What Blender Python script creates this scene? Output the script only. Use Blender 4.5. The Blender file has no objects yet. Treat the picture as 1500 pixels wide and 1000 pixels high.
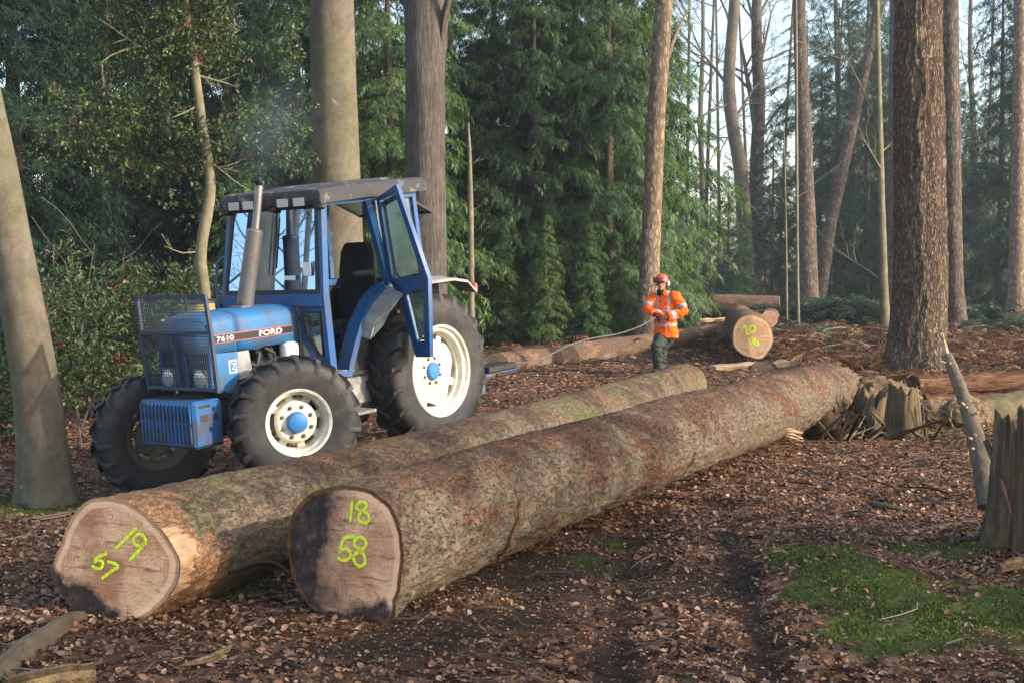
import bpy, math, random
import numpy as np
from mathutils import Matrix, Vector
random.seed(7)
RNG = np.random.default_rng(11)
R_ = math.radians
SC = bpy.context.scene
COL = SC.collection

# ---------------------------------------------------------------- camera
F = 2000.0                      # focal length in pixels of the 1500 px wide photograph
PIT = math.atan(90 / F)
CH = 1.75
cam = bpy.data.cameras.new('camera')
cam.sensor_width = 36
cam.lens = F / 1500 * 36
cam.clip_start = 0.1
cam.clip_end = 1500
cam_o = bpy.data.objects.new('camera', cam)
COL.objects.link(cam_o)
cam_o.location = (0, 0, CH)
cam_o.rotation_euler = (math.pi / 2 - PIT, 0, 0)
SC.camera = cam_o

# ---------------------------------------------------------------- light
SUN_AZ = R_(68)                 # from -Y (behind the camera) towards +X (right)
SUN_EL = R_(23)
SUN_DIR = Vector((math.sin(SUN_AZ) * math.cos(SUN_EL), -math.cos(SUN_AZ) * math.cos(SUN_EL), math.sin(SUN_EL)))
w = bpy.data.worlds.new('World')
SC.world = w
w.use_nodes = True
wn = w.node_tree
bg = wn.nodes['Background']
sky = wn.nodes.new('ShaderNodeTexSky')
sky.sky_type = 'NISHITA'
sky.sun_disc = False
sky.sun_elevation = SUN_EL
sky.sun_rotation = math.atan2(SUN_DIR.x, SUN_DIR.y)
sky.air_density = 1.0
sky.dust_density = 2.0
sky.ozone_density = 1.0
tint = wn.nodes.new('ShaderNodeMixRGB')
tint.blend_type = 'MULTIPLY'
tint.inputs[0].default_value = 1.0
tint.inputs[2].default_value = (1.0, .96, .90, 1)      # the photograph's daylight white balance
wn.links.new(sky.outputs[0], tint.inputs[1])
wn.links.new(tint.outputs[0], bg.inputs[0])
bg.inputs[1].default_value = 0.15
sl = bpy.data.lights.new('sun', 'SUN')
sl.energy = 2.0
sl.angle = R_(0.5)
sl.color = (1.0, 0.91, 0.79)
so = bpy.data.objects.new('sun', sl)
COL.objects.link(so)
so.rotation_euler = SUN_DIR.to_track_quat('Z', 'Y').to_euler()
SC.view_settings.view_transform = 'Standard'
SC.view_settings.look = 'None'
SC.view_settings.gamma = 1
SC.view_settings.exposure = 1.68
SC.cycles.max_bounces = 8
SC.cycles.diffuse_bounces = 3
SC.cycles.glossy_bounces = 3
SC.cycles.transparent_max_bounces = 12
SC.cycles.use_denoising = True

# ---------------------------------------------------------------- helpers
def ray(px, py):
    x = (px - 750) / F
    y = -(py - 500) / F
    return np.array([x, math.cos(PIT) + y * math.sin(PIT), -math.sin(PIT) + y * math.cos(PIT)])

def at(px, py, Y):
    r = ray(px, py)
    return r * (Y / r[1]) + np.array([0, 0, CH])

def sstep(a, b, x):
    t = np.clip((np.asarray(x, float) - a) / (b - a), 0, 1)
    return t * t * (3 - 2 * t)

def hash3(ix, iy, iz, seed):
    h = (ix.astype(np.int64) * 374761393 + iy.astype(np.int64) * 668265263 + iz.astype(np.int64) * 2147483647 + seed * 974634777) & 0xffffffff
    h = ((h ^ (h >> 13)) * 1274126177) & 0xffffffff
    h = ((h ^ (h >> 16)) * 2246822519) & 0xffffffff
    return ((h ^ (h >> 15)) & 0xffffff) / float(0xffffff)

def vnoise(p, seed=0):
    p = np.asarray(p, float)
    i = np.floor(p).astype(np.int64)
    f = p - i
    f = f * f * (3 - 2 * f)
    out = 0
    for dx in (0, 1):
        for dy in (0, 1):
            for dz in (0, 1):
                wgt = (f[..., 0] if dx else 1 - f[..., 0]) * (f[..., 1] if dy else 1 - f[..., 1]) * (f[..., 2] if dz else 1 - f[..., 2])
                out = out + wgt * hash3(i[..., 0] + dx, i[..., 1] + dy, i[..., 2] + dz, seed)
    return out * 2 - 1

def fbm(p, octv=4, seed=0, gain=.5):
    p = np.asarray(p, float)
    a = 1.0
    s = 0
    for k in range(octv):
        s = s + a * vnoise(p, seed + k * 17)
        p = p * 2.03
        a *= gain
    return s

def ground_smooth(X, Y):
    X = np.asarray(X, float)
    Y = np.asarray(Y, float)
    g = 0.008 * np.maximum(Y - 14, 0)
    fx = -0.55 * sstep(0.5, -4.6, X)
    g = g + fx * sstep(9.5, 13.0, Y) * (1 - sstep(32, 60, Y))
    # rutted hollow between the two logs and right of them
    g = g - 0.05 * np.exp(-((X - 0.9) / 0.8) ** 2 - ((Y - 8.5) / 2.2) ** 2)
    return g

def ground_h(X, Y):
    X = np.asarray(X, float)
    Y = np.asarray(Y, float)
    g = ground_smooth(X, Y)
    p = np.stack([X, Y, np.zeros_like(X)], -1)
    amp = 1 + sstep(15, 40, Y) * 1.0
    g = g + amp * (0.035 * vnoise(p * 0.55, 3) + 0.022 * vnoise(p * 1.7, 5) + 0.012 * vnoise(p * 4.3, 9))
    for cx in (.55, 1.25):
        g = g - .045 * np.exp(-((X - cx - .10 * (Y - 7)) / .13) ** 2) * sstep(5, 6, Y) * (1 - sstep(9, 11, Y)) * (1 + .5 * vnoise(p * 3, 13))
    # moss hummock
    g = g + 0.11 * np.exp(-((X - 1.95) / 0.42) ** 2 - ((Y - 7.9) / 0.75) ** 2) + 0.06 * np.exp(-((X - 2.7) / 0.4) ** 2 - ((Y - 7.1) / 0.6) ** 2)
    return g

def gz(x, y):
    return float(ground_h(np.array(x), np.array(y)))

def gp(px, Y, dz=0.0):
    """point on the ground under pixel column px at depth Y"""
    x = (px - 750) / F * Y * 1.0
    return np.array([x, Y, gz(x, Y) + dz])

def link_obj(name, me, mat=None, parent=None):
    o = bpy.data.objects.new(name, me)
    if mat is not None and len(me.materials) == 0:
        for m in (mat if isinstance(mat, (list, tuple)) else [mat]):
            me.materials.append(m)
    COL.objects.link(o)
    if parent is not None:
        o.parent = parent
    return o

def empty(name, loc=(0, 0, 0), rz=0.0):
    o = bpy.data.objects.new(name, None)
    o.empty_display_size = 0.2
    COL.objects.link(o)
    o.location = loc
    o.rotation_euler = (0, 0, rz)
    return o

def tag(o, label=None, cat=None, group=None, kind=None):
    if label: o['label'] = label
    if cat: o['category'] = cat
    if group: o['group'] = group
    if kind: o['kind'] = kind
    return o

def np_mesh(name, V, Q, smooth=True, matidx=None, attr=None):
    """mesh from an (n,3) vertex array and an (m,k) face array (k = 3 or 4)"""
    me = bpy.data.meshes.new(name)
    V = np.ascontiguousarray(V, dtype=np.float32)
    Q = np.ascontiguousarray(Q, dtype=np.int32)
    k = Q.shape[1]
    me.vertices.add(len(V))
    me.vertices.foreach_set('co', V.ravel())
    me.loops.add(Q.size)
    me.loops.foreach_set('vertex_index', Q.ravel())
    me.polygons.add(len(Q))
    me.polygons.foreach_set('loop_start', np.arange(0, Q.size, k, dtype=np.int32))
    me.polygons.foreach_set('loop_total', np.full(len(Q), k, dtype=np.int32))
    if matidx is not None:
        me.polygons.foreach_set('material_index', np.asarray(matidx, dtype=np.int32))
    me.polygons.foreach_set('use_smooth', np.full(len(Q), smooth))
    if attr is not None:
        for an, av in attr.items():
            a = me.attributes.new(an, 'FLOAT', 'POINT')
            a.data.foreach_set('value', np.ascontiguousarray(av, dtype=np.float32))
    me.update(calc_edges=True)
    me.validate()
    return me

def frame_from(d, up=(0, 0, 1)):
    d = np.asarray(d, float)
    d = d / np.linalg.norm(d)
    u = np.asarray(up, float)
    if abs(d @ u) > 0.98:
        u = np.array([1.0, 0, 0])
    s = np.cross(u, d)
    s /= np.linalg.norm(s)
    u = np.cross(d, s)
    return d, s, u

class MB:
    """collects simple shapes, then builds ONE mesh object"""
    def __init__(self):
        self.v = []
        self.f = []
        self.sm = []
        self.mi = []
        self.n = 0
    def add(self, V, faces, smooth=False, mi=0):
        V = np.asarray(V, float)
        b = self.n
        self.v.append(V)
        self.n += len(V)
        for f in faces:
            self.f.append([int(i) + b for i in f])
            self.sm.append(smooth)
            self.mi.append(mi)
        return self
    def box(self, lo, hi, c=0.0, mi=0, M=None):
        """box with chamfered edges c"""
        lo = np.minimum(lo, hi) if False else np.asarray(lo, float)
        hi = np.asarray(hi, float)
        lo, hi = np.minimum(lo, hi), np.maximum(lo, hi)
        if c <= 0:
            V = [(x, y, z) for x in (lo[0], hi[0]) for y in (lo[1], hi[1]) for z in (lo[2], hi[2])]
            Fc = [(0, 1, 3, 2), (4, 6, 7, 5), (0, 4, 5, 1), (2, 3, 7, 6), (0, 2, 6, 4), (1, 5, 7, 3)]
        else:
            c = min(c, 0.45 * float((hi - lo).min()))
            V = []
            idx = {}
            for sx in (0, 1):
                for sy in (0, 1):
                    for sz in (0, 1):
                        for ax in range(3):
                            p = [(lo[0], hi[0])[sx], (lo[1], hi[1])[sy], (lo[2], hi[2])[sz]]
                            s = (sx, sy, sz)
                            for k in range(3):
                                if k != ax:
                                    p[k] += c if s[k] == 0 else -c
                            idx[(sx, sy, sz, ax)] = len(V)
                            V.append(p)
            Fc = []
            for ax in range(3):
                o = [k for k in range(3) if k != ax]
                for s in (0, 1):
                    q = []
                    for a, b in ((0, 0), (1, 0), (1, 1), (0, 1)):
                        k = [0, 0, 0]
                        k[ax] = s
                        k[o[0]] = a
                        k[o[1]] = b
                        q.append(idx[(k[0], k[1], k[2], ax)])
                    flip = (s == 0) ^ (ax == 1)
                    Fc.append(q[::-1] if flip else q)
            for ax in range(3):       # edge bevels along axis ax
                o = [k for k in range(3) if k != ax]
                for a in (0, 1):
                    for b in (0, 1):
                        k0 = [0, 0, 0]; k1 = [0, 0, 0]
                        k0[ax] = 0; k1[ax] = 1
                        for kk in (k0, k1):
                            kk[o[0]] = a; kk[o[1]] = b
                        q = [idx[(*k0, o[0])], idx[(*k1, o[0])], idx[(*k1, o[1])], idx[(*k0, o[1])]]
                        Fc.append(q)
            for sx in (0, 1):
                for sy in (0, 1):
                    for sz in (0, 1):
                        Fc.append([idx[(sx, sy, sz, 0)], idx[(sx, sy, sz, 1)], idx[(sx, sy, sz, 2)]])
        V = np.asarray(V, float)
        if M is not None:
            V = V @ M[:3, :3].T + M[:3, 3]
        return self.add(V, Fc, False, mi)
    def tube(self, pts, r, n=8, caps=True, smooth=True, mi=0, sq=None, up=(0, 0, 1)):
        pts = np.asarray(pts, float)
        m = len(pts)
        r = np.full(m, r, float) if np.isscalar(r) else np.asarray(r, float)
        d = np.gradient(pts, axis=0)
        V = []
        s_prev = None
        for i in range(m):
            t = d[i] / (np.linalg.norm(d[i]) + 1e-12)
            if s_prev is None:
                _, s, u = frame_from(t, up)
            else:
                s = s_prev - t * (s_prev @ t)
                s /= np.linalg.norm(s) + 1e-12
                u = np.cross(t, s)
            s_prev = s
            a = np.arange(n) * 2 * math.pi / n + (math.pi / n if n == 4 else 0)
            V.append(pts[i] + r[i] * (np.cos(a)[:, None] * s + np.sin(a)[:, None] * u))
        V = np.concatenate(V)
        Fc = []
        for i in range(m - 1):
            for j in range(n):
                k = (j + 1) % n
                Fc.append((i * n + j, i * n + k, (i + 1) * n + k, (i + 1) * n + j))
        if caps:
            Fc.append(tuple(range(n))[::-1])
            Fc.append(tuple(range((m - 1) * n, m * n)))
        return self.add(V, Fc, smooth and n > 4, mi)
    def lathe(self, prof, n=32, axis='y', o=(0, 0, 0), smooth=True, mi=0, closed=False, caps=True):
        """profile of (radius, position along the axis), spun round the axis through o"""
        prof = np.asarray(prof, float)
        a = np.arange(n) * 2 * math.pi / n
        V = []
        for rr, h in prof:
            c, s = rr * np.cos(a), rr * np.sin(a)
            hh = np.full(n, h)
            V.append(np.stack({'x': (hh, c, s), 'y': (s, hh, c), 'z': (c, s, hh)}[axis], -1))
        V = np.concatenate(V) + np.asarray(o, float)
        m = len(prof)
        Fc = []
        for i in range(m - 1 + (1 if closed else 0)):
            i2 = (i + 1) % m
            for j in range(n):
                k = (j + 1) % n
                Fc.append((i * n + j, i * n + k, i2 * n + k, i2 * n + j))
        if not closed and caps:
            if prof[0][0] > 1e-6: Fc.append(tuple(range(n))[::-1])
            if prof[-1][0] > 1e-6: Fc.append(tuple(range((m - 1) * n, m * n)))
        return self.add(V, Fc, smooth, mi)
    def prism(self, poly, d, mi=0, smooth=False):
        """polygon of 3-D points pushed by vector d (solid)"""
        P = np.asarray(poly, float)
        n = len(P)
        V = np.concatenate([P, P + np.asarray(d, float)])
        Fc = [tuple(range(n))[::-1], tuple(range(n, 2 * n))]
        for j in range(n):
            k = (j + 1) % n
            Fc.append((j, k, n + k, n + j))
        return self.add(V, Fc, smooth, mi)
    def loft(self, rings, closed=True, caps=True, smooth=True, mi=0):
        m = len(rings)
        n = len(rings[0])
        V = np.concatenate([np.asarray(r, float) for r in rings])
        Fc = []
        for i in range(m - 1):
            for j in range(n if closed else n - 1):
                k = (j + 1) % n
                Fc.append((i * n + j, i * n + k, (i + 1) * n + k, (i + 1) * n + j))
        if caps and closed:
            Fc.append(tuple(range(n))[::-1])
            Fc.append(tuple(range((m - 1) * n, m * n)))
        return self.add(V, Fc, smooth, mi)
    def mesh(self, name, fix=True, auto=None):
        me = bpy.data.meshes.new(name)
        V = np.concatenate(self.v) if self.v else np.zeros((0, 3))
        me.from_pydata(V.tolist(), [], self.f)
        me.polygons.foreach_set('use_smooth', self.sm)
        me.polygons.foreach_set('material_index', self.mi)
        if fix:
            import bmesh
            b = bmesh.new()
            b.from_mesh(me)
            bmesh.ops.recalc_face_normals(b, faces=b.faces)
            b.to_mesh(me)
            b.free()
        if auto:
            me.set_sharp_from_angle(angle=R_(auto))
        me.update()
        return me
    def build(self, name, mat, parent=None, auto=35):
        me = self.mesh(name, auto=auto)
        return link_obj(name, me, mat, parent)

# ---------------------------------------------------------------- material helpers
class NT:
    def __init__(self, name):
        self.m = bpy.data.materials.new(name)
        self.m.use_nodes = True
        self.t = self.m.node_tree
        self.p = self.t.nodes['Principled BSDF']
        self.out = self.t.nodes['Material Output']
    def n(self, typ, ins=None, **props):
        nd = self.t.nodes.new('ShaderNode' + typ)
        for k, v in props.items():
            setattr(nd, k, v)
        for k, v in (ins or {}).items():
            self.set(nd.inputs[k], v)
        return nd
    def set(self, sock, v):
        if isinstance(v, bpy.types.NodeSocket):
            self.t.links.new(v, sock)
        elif isinstance(v, tuple) and len(v) == 3 and sock.type == 'RGBA':
            sock.default_value = (*v, 1)
        else:
            sock.default_value = v
    def coord(self, scale=(1, 1, 1), which='Object', rnd=False):
        tc = self.n('TexCoord').outputs[which]
        mp = self.n('Mapping', {'Vector': tc, 'Scale': scale})
        if rnd:
            oi = self.n('ObjectInfo').outputs['Random']
            c = self.n('CombineXYZ', {0: self.mul(oi, 31.7), 1: self.mul(oi, 17.3), 2: self.mul(oi, 53.1)})
            self.set(mp.inputs['Location'], c.outputs[0])
        return mp.outputs[0]
    def noise(self, vec, scale=5.0, detail=4.0, rough=.55, dist=0.0, out='Fac'):
        return self.n('TexNoise', {'Vector': vec, 'Scale': scale, 'Detail': detail, 'Roughness': rough, 'Distortion': dist}).outputs[out]
    def voro(self, vec, scale=5.0, feature='F1', out='Distance', rnd=1.0):
        nd = self.n('TexVoronoi', feature=feature)
        self.set(nd.inputs['Vector'], vec)
        nd.inputs['Scale'].default_value = scale
        nd.inputs['Randomness'].default_value = rnd
        return nd.outputs[out]
    def mul(self, a, b, op='MULTIPLY'):
        nd = self.n('Math', operation=op)
        self.set(nd.inputs[0], a)
        self.set(nd.inputs[1], b)
        return nd.outputs[0]
    def ramp(self, fac, stops, interp='LINEAR'):
        nd = self.n('ValToRGB', {'Fac': fac})
        cr = nd.color_ramp
        cr.interpolation = interp
        while len(cr.elements) < len(stops):
            cr.elements.new(0.5)
        for e, (p, c) in zip(cr.elements, stops):
            e.position = p
            e.color = (*c, 1) if len(c) == 3 else c
        return nd.outputs['Color']
    def fac(self, v, a, b):
        """remap v from [a,b] to [0,1], clamped"""
        nd = self.n('MapRange', {'Value': v, 'From Min': a, 'From Max': b})
        return nd.outputs[0]
    def mix(self, f, a, b, mode='MIX'):
        nd = self.n('MixRGB', blend_type=mode)
        self.set(nd.inputs[0], f)
        for s, v in ((nd.inputs[1], a), (nd.inputs[2], b)):
            self.set(s, v)
        return nd.outputs[0]
    def bump(self, h, strength=.5, dist=.02, normal=None):
        nd = self.n('Bump', {'Height': h, 'Strength': strength, 'Distance': dist})
        if normal is not None:
            self.set(nd.inputs['Normal'], normal)
        self.set(self.p.inputs['Normal'], nd.outputs[0])
        return nd.outputs[0]
    def base(self, c=None, rough=None, metal=None, spec=None):
        if c is not None: self.set(self.p.inputs['Base Color'], c)
        if rough is not None: self.set(self.p.inputs['Roughness'], rough)
        if metal is not None: self.set(self.p.inputs['Metallic'], metal)
        if spec is not None: self.set(self.p.inputs['Specular IOR Level'], spec)
        return self

def bark_mat(name, dark, light, scale=8.0, stretch=(1, 1, .25), bump=.8, dist=.03, moss=None, plates=False, lichen=None, moss_amt=.5):
    t = NT(name)
    v = t.coord(stretch, rnd=True)
    v0 = t.coord((1, 1, 1), rnd=True)
    nz = t.noise(v, scale, 8, .65, .6)
    if plates:
        cr = t.voro(v, scale * .8, 'DISTANCE_TO_EDGE')
        wv = t.noise(v, scale * .5, 3)
        cr2 = t.voro(t.mix(.25, v, t.n('TexNoise', {'Vector': v, 'Scale': scale * .7}).outputs['Color'], 'ADD'), scale * .9, 'DISTANCE_TO_EDGE')
        h = t.mul(t.fac(cr2, 0, .28), t.fac(nz, .2, .7))
    else:
        h = nz
    col = t.ramp(h, [(.18, dark), (.75, light)])
    big = t.noise(v0, 1.3, 4, .6)
    col = t.mix(t.fac(big, .35, .7), col, t.mix(.55, col, (0.5, 0.45, 0.4), 'MULTIPLY'))
    if moss:
        mz = t.noise(v0, 1.1, 5, .65)
        col = t.mix(t.mul(t.fac(mz, .45, .68), moss_amt), col, moss)
    if lichen:
        lz = t.noise(v0, 3.7, 4, .7)
        col = t.mix(t.fac(lz, .66, .72), col, lichen)
    fine = t.noise(v0, 60, 4, .6)
    blot = t.noise(v0, 6, 6, .7)
    col = t.mix(.6, col, t.ramp(blot, [(.32, (.58, .56, .52)), (.6, (1.08, 1.06, 1.02))]), 'MULTIPLY')
    col = t.mix(.35, col, t.ramp(fine, [(.3, (.45, .45, .45)), (.7, (1, 1, 1))]), 'MULTIPLY')
    t.base(col, .9, spec=.15)
    t.bump(t.mul(h, t.mul(fine, .25), 'ADD'), bump, dist)
    return t.m

def leaf_mat(name, cols, rough=.55, trans=.25, spec=.3, tcol=None):
    t = NT(name)
    r = t.n('NewGeometry').outputs['Random Per Island']
    k = len(cols)
    c = t.ramp(r, [(i / max(1, k - 1), cc) for i, cc in enumerate(cols)])
    oi = t.n('ObjectInfo').outputs['Random']
    c = t.mix(1, c, t.ramp(oi, [(0, (.70, .72, .80)), (.5, (1, 1, 1)), (1, (1.12, 1.02, .80))]), 'MULTIPLY')
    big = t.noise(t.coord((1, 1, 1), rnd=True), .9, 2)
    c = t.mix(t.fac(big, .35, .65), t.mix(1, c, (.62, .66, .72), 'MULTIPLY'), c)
    t.base(c, rough, spec=spec)
    if trans > 0:
        tr = t.n('BsdfTranslucent', {'Color': t.mix(1, c, tcol or (1.3, 1.5, .7), 'MULTIPLY')})
        mx = t.n('MixShader', {0: trans, 1: t.p.outputs[0], 2: tr.outputs[0]})
        t.t.links.new(mx.outputs[0], t.out.inputs['Surface'])
    return t.m

def inst(Vt, Ft, pos, Rm, sc):
    """copies of a template (Vt, Ft) at pos with rotation matrices and scale, merged into arrays"""
    n = len(pos)
    sc = np.asarray(sc, float)
    if sc.ndim == 1: sc = sc[:, None]
    V = np.einsum('nij,nvj->nvi', Rm, Vt[None] * sc[:, None, :]) + pos[:, None, :]
    Q = Ft[None] + (np.arange(n) * len(Vt))[:, None, None]
    return V.reshape(-1, 3), Q.reshape(-1, Ft.shape[1])

def rot_axes(d, upish, rollang=None):
    """rotation matrices with x axis along d and z axis near upish (n,3)"""
    d = d / np.linalg.norm(d, axis=1, keepdims=True)
    s = np.cross(upish, d)
    s /= np.linalg.norm(s, axis=1, keepdims=True) + 1e-9
    u = np.cross(d, s)
    if rollang is not None:
        c, q = np.cos(rollang)[:, None], np.sin(rollang)[:, None]
        s, u = c * s + q * u, -q * s + c * u
    return np.stack([d, s, u], 2)

# ================================================================ GROUND
def g_soil():
    t = NT('forest_soil')
    v = t.coord((1, 1, 1))
    a = t.n('Attribute', attribute_name='moss').outputs['Fac']
    n1 = t.noise(v, 9, 8, .7)
    vc = t.n('TexVoronoi', feature='F1', voronoi_dimensions='3D')
    t.set(vc.inputs['Vector'], v)
    vc.inputs['Scale'].default_value = 14
    cell = t.n('SeparateColor', {0: vc.outputs['Color']}).outputs[0]
    litter = t.ramp(cell, [(0, (.022, .012, .008)), (.35, (.075, .034, .018)), (.65, (.15, .070, .036)), (.9, (.24, .135, .08)), (1, (.34, .22, .15))])
    soil = t.ramp(n1, [(.3, (.012, .009, .007)), (.7, (.045, .028, .019))])
    col = t.mix(t.fac(t.noise(v, 1.6, 5, .6), .30, .50), soil, litter)
    bare = t.n('Attribute', attribute_name='bare').outputs['Fac']
    peat = t.ramp(t.noise(v, 22, 6, .7), [(.3, (.014, .009, .006)), (.55, (.040, .026, .017)), (.8, (.09, .056, .035))])
    col = t.mix(bare, col, peat)
    mossc = t.ramp(t.noise(v, 26, 5, .7), [(.3, (.016, .028, .006)), (.7, (.070, .110, .018))])
    col = t.mix(a, col, mossc)
    t.base(col, .95, spec=.1)
    t.bump(t.mul(n1, t.noise(v, 45, 4), 'ADD'), .9, .03)
    return t.m

MOSS = [(1.88, 8.35, .36, .55, 1.4), (1.98, 7.3, .36, .80, 1.4), (1.85, 6.7, .34, .5, 1.15), (2.62, 7.15, .55, .9, .72), (2.75, 8.75, .65, .30, .8), (2.3, 6.4, .5, .35, .5),
        (.42, 8.6, .34, .7, .55), (.78, 9.3, .32, .45, .50), (-1.55, 7.6, .32, .32, .75), (4.65, 15.9, .5, .22, .9), (5.6, 14.6, .8, .25, .6),
        (-4.6, 13.7, .9, .25, 1.0), (-5.2, 14.2, .8, .3, 1.0), (2.2, 9.6, .4, .3, .4), (3.3, 8.0, .4, .5, .8)]
def moss_mask(X, Y):
    s = np.zeros_like(np.asarray(X, float))
    for cx, cy, rx, ry, a in MOSS:
        s = np.maximum(s, a * np.exp(-(((X - cx) / rx) ** 2 + ((Y - cy) / ry) ** 2)))
    p = np.stack([X, Y, 0 * X], -1)
    n = .60 * vnoise(p * 2.6, 31) + .55 * vnoise(p * 6.0, 37) + .35 * vnoise(p * 14.0, 39)
    return np.clip((s - .33 + .46 * n) * 3.2, 0, 1)

def bare_mask(X, Y):
    p = np.stack([X, Y, 0 * X], -1)
    s = np.exp(-(((X - .35) / 1.15) ** 2 + ((Y - 8.1) / 1.7) ** 2)) * 1.05
    s = np.maximum(s, .8 * np.exp(-(((X + .5) / .8) ** 2 + ((Y - 6.5) / .9) ** 2)))
    for cx, sl in ((.55, .10), (1.25, .10)):     # drag ruts left by earlier logs
        s = np.maximum(s, .95 * np.exp(-((X - cx - sl * (Y - 7)) / .15) ** 2) * sstep(5, 6, Y) * (1 - sstep(9, 11, Y)))
    return np.clip((s - .40 + .40 * vnoise(p * 1.9, 41)) * 2.5, 0, 1)

xs = np.concatenate([-np.geomspace(200, 10.2, 24), np.arange(-10, 12.01, .085), np.geomspace(12.3, 200, 24)])
ys = np.concatenate([-np.geomspace(120, 1, 14), np.arange(0, 3.5, .5), np.arange(3.5, 26, .085), np.geomspace(26.2, 700, 110)])
GX, GY = np.meshgrid(xs, ys)
GZ = ground_h(GX, GY) + .010 * fbm(np.stack([GX * 9, GY * 9, 0 * GX], -1), 2, 77) * (np.abs(GY) < 30)
ny, nx = GX.shape
i = np.arange(ny * nx).reshape(ny, nx)
GQ = np.stack([i[:-1, :-1], i[:-1, 1:], i[1:, 1:], i[1:, :-1]], -1).reshape(-1, 4)
ground = link_obj('ground', np_mesh('ground', np.stack([GX, GY, GZ], -1).reshape(-1, 3), GQ, True, None, {'moss': moss_mask(GX, GY).ravel() * .9, 'bare': bare_mask(GX, GY).ravel()}), g_soil())
tag(ground, 'brown forest floor of soil under fallen leaves', 'ground', kind='structure')

# ---- fallen leaves
def leaf_template(k):
    r = np.random.default_rng(k)
    L, W = 1.0, r.uniform(.48, .66)
    c1, c2 = r.uniform(-.25, .35), r.uniform(.05, .5)
    def pt(x, y):
        return (x - .5, y, c1 * (x - .5) ** 2 * 1.6 + c2 * (abs(y) ** 1.4) * 1.8 + r.normal(0, .02))
    V = [pt(0, 0), pt(.3, 0), pt(.65, 0), pt(1, 0), pt(.22, W * .38), pt(.55, W * .5), pt(.85, W * .25), pt(.22, -W * .38), pt(.55, -W * .5), pt(.85, -W * .25)]
    Q = [(0, 1, 4, 4), (1, 2, 5, 4), (2, 3, 6, 5), (0, 7, 1, 1), (1, 7, 8, 2), (2, 8, 9, 3)]
    T = []
    for q in Q:
        q = list(dict.fromkeys(q))
        for a in range(1, len(q) - 1): T.append((q[0], q[a], q[a + 1]))
    return np.array(V), np.array(T)

def sample_floor(n, y0, y1, pw, seed, half=.40, pad=.8):
    r = np.random.default_rng(seed)
    Y = []
    # inverse-cdf sampling of depth with weight width(Y) * Y**-pw
    yy = np.linspace(y0, y1, 2000)
    wgt = (half * yy + pad) * np.where(yy < 9, 1, (9 / yy) ** pw)
    cdf = np.cumsum(wgt); cdf /= cdf[-1]
    Y = np.interp(r.random(n), cdf, yy)
    X = (r.random(n) * 2 - 1) * (half * Y + pad)
    return X, Y, r

m_leaf = NT('fallen_leaf')
def _ml():
    t = m_leaf
    r = t.n('NewGeometry').outputs['Random Per Island']
    c = t.ramp(r, [(0, (.032, .017, .010)), (.25, (.120, .056, .027)), (.55, (.235, .118, .060)), (.80, (.345, .195, .108)), (.95, (.43, .275, .175)), (1, (.48, .35, .25))])
    v = t.coord((1, 1, 1))
    c = t.mix(.5, c, t.ramp(t.noise(v, 40, 4), [(.3, (.5, .5, .5)), (.7, (1.1, 1.1, 1.1))]), 'MULTIPLY')
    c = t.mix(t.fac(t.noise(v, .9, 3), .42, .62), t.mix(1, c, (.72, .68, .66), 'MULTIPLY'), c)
    t.base(c, .6, spec=.3)
_ml()
V_all, T_all, off = [], [], 0
X, Y, r = sample_floor(250000, 3.6, 44, 2.0, 5)
mm, bm = moss_mask(X, Y), bare_mask(X, Y)
clump = .5 + .5 * fbm(np.stack([X * 1.1, Y * 1.1, 0 * X], -1), 3, 61)
keep = r.random(len(X)) < (1 - .86 * mm) * (1 - .93 * bm) * np.clip(.35 + 1.0 * clump, 0, 1)
X, Y = X[keep], Y[keep]
Z = ground_h(X, Y)
kind = r.integers(0, 10, len(X))
for k in range(10):
    s = kind == k
    n = s.sum()
    Vt, Tt = leaf_template(k)
    a = r.random(n) * 2 * math.pi
    d = np.stack([np.cos(a), np.sin(a), r.normal(0, .36, n)], 1)
    up = np.stack([r.normal(0, .55, n), r.normal(0, .55, n), np.ones(n)], 1)
    size = (.012 + .044 * r.random(n) ** 2.5) * (1 + .9 * sstep(9, 40, Y[s]))
    Vv, Tv = inst(Vt, Tt, np.stack([X[s], Y[s], Z[s] + r.uniform(.004, .022, n)], 1), rot_axes(d, up), size)
    V_all.append(Vv); T_all.append(Tv + off); off += len(Vv)
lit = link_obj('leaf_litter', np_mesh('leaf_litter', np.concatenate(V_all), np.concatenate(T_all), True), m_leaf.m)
tag(lit, 'brown and tan fallen leaves covering the forest floor', 'leaves', kind='stuff')

# crumbs of broken leaf and bark between the whole leaves
X, Y, r = sample_floor(110000, 3.8, 15, 1.3, 15)
mm = moss_mask(X, Y)
keep = r.random(len(X)) < (1 - .85 * mm)
X, Y = X[keep], Y[keep]; n = len(X)
Vt = np.array([(-.5, 0, 0), (-.1, .28, .1), (.5, .05, 0), (.0, -.3, -.06)]); Qt = np.array([(0, 3, 2, 1)])
a = r.random(n) * 6.283
V, Q = inst(Vt, Qt, np.stack([X, Y, ground_h(X, Y) + r.uniform(.003, .015, n)], 1), rot_axes(np.stack([np.cos(a), np.sin(a), r.normal(0, .3, n)], 1), np.stack([r.normal(0, .5, n), r.normal(0, .5, n), np.ones(n)], 1)), .006 + .020 * r.random(n) ** 2)
lit2 = link_obj('leaf_crumbs', np_mesh('leaf_crumbs', V, Q, False), m_leaf.m)
tag(lit2, 'small crumbs of broken leaves and bark on the soil', 'leaves', kind='stuff')

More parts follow.
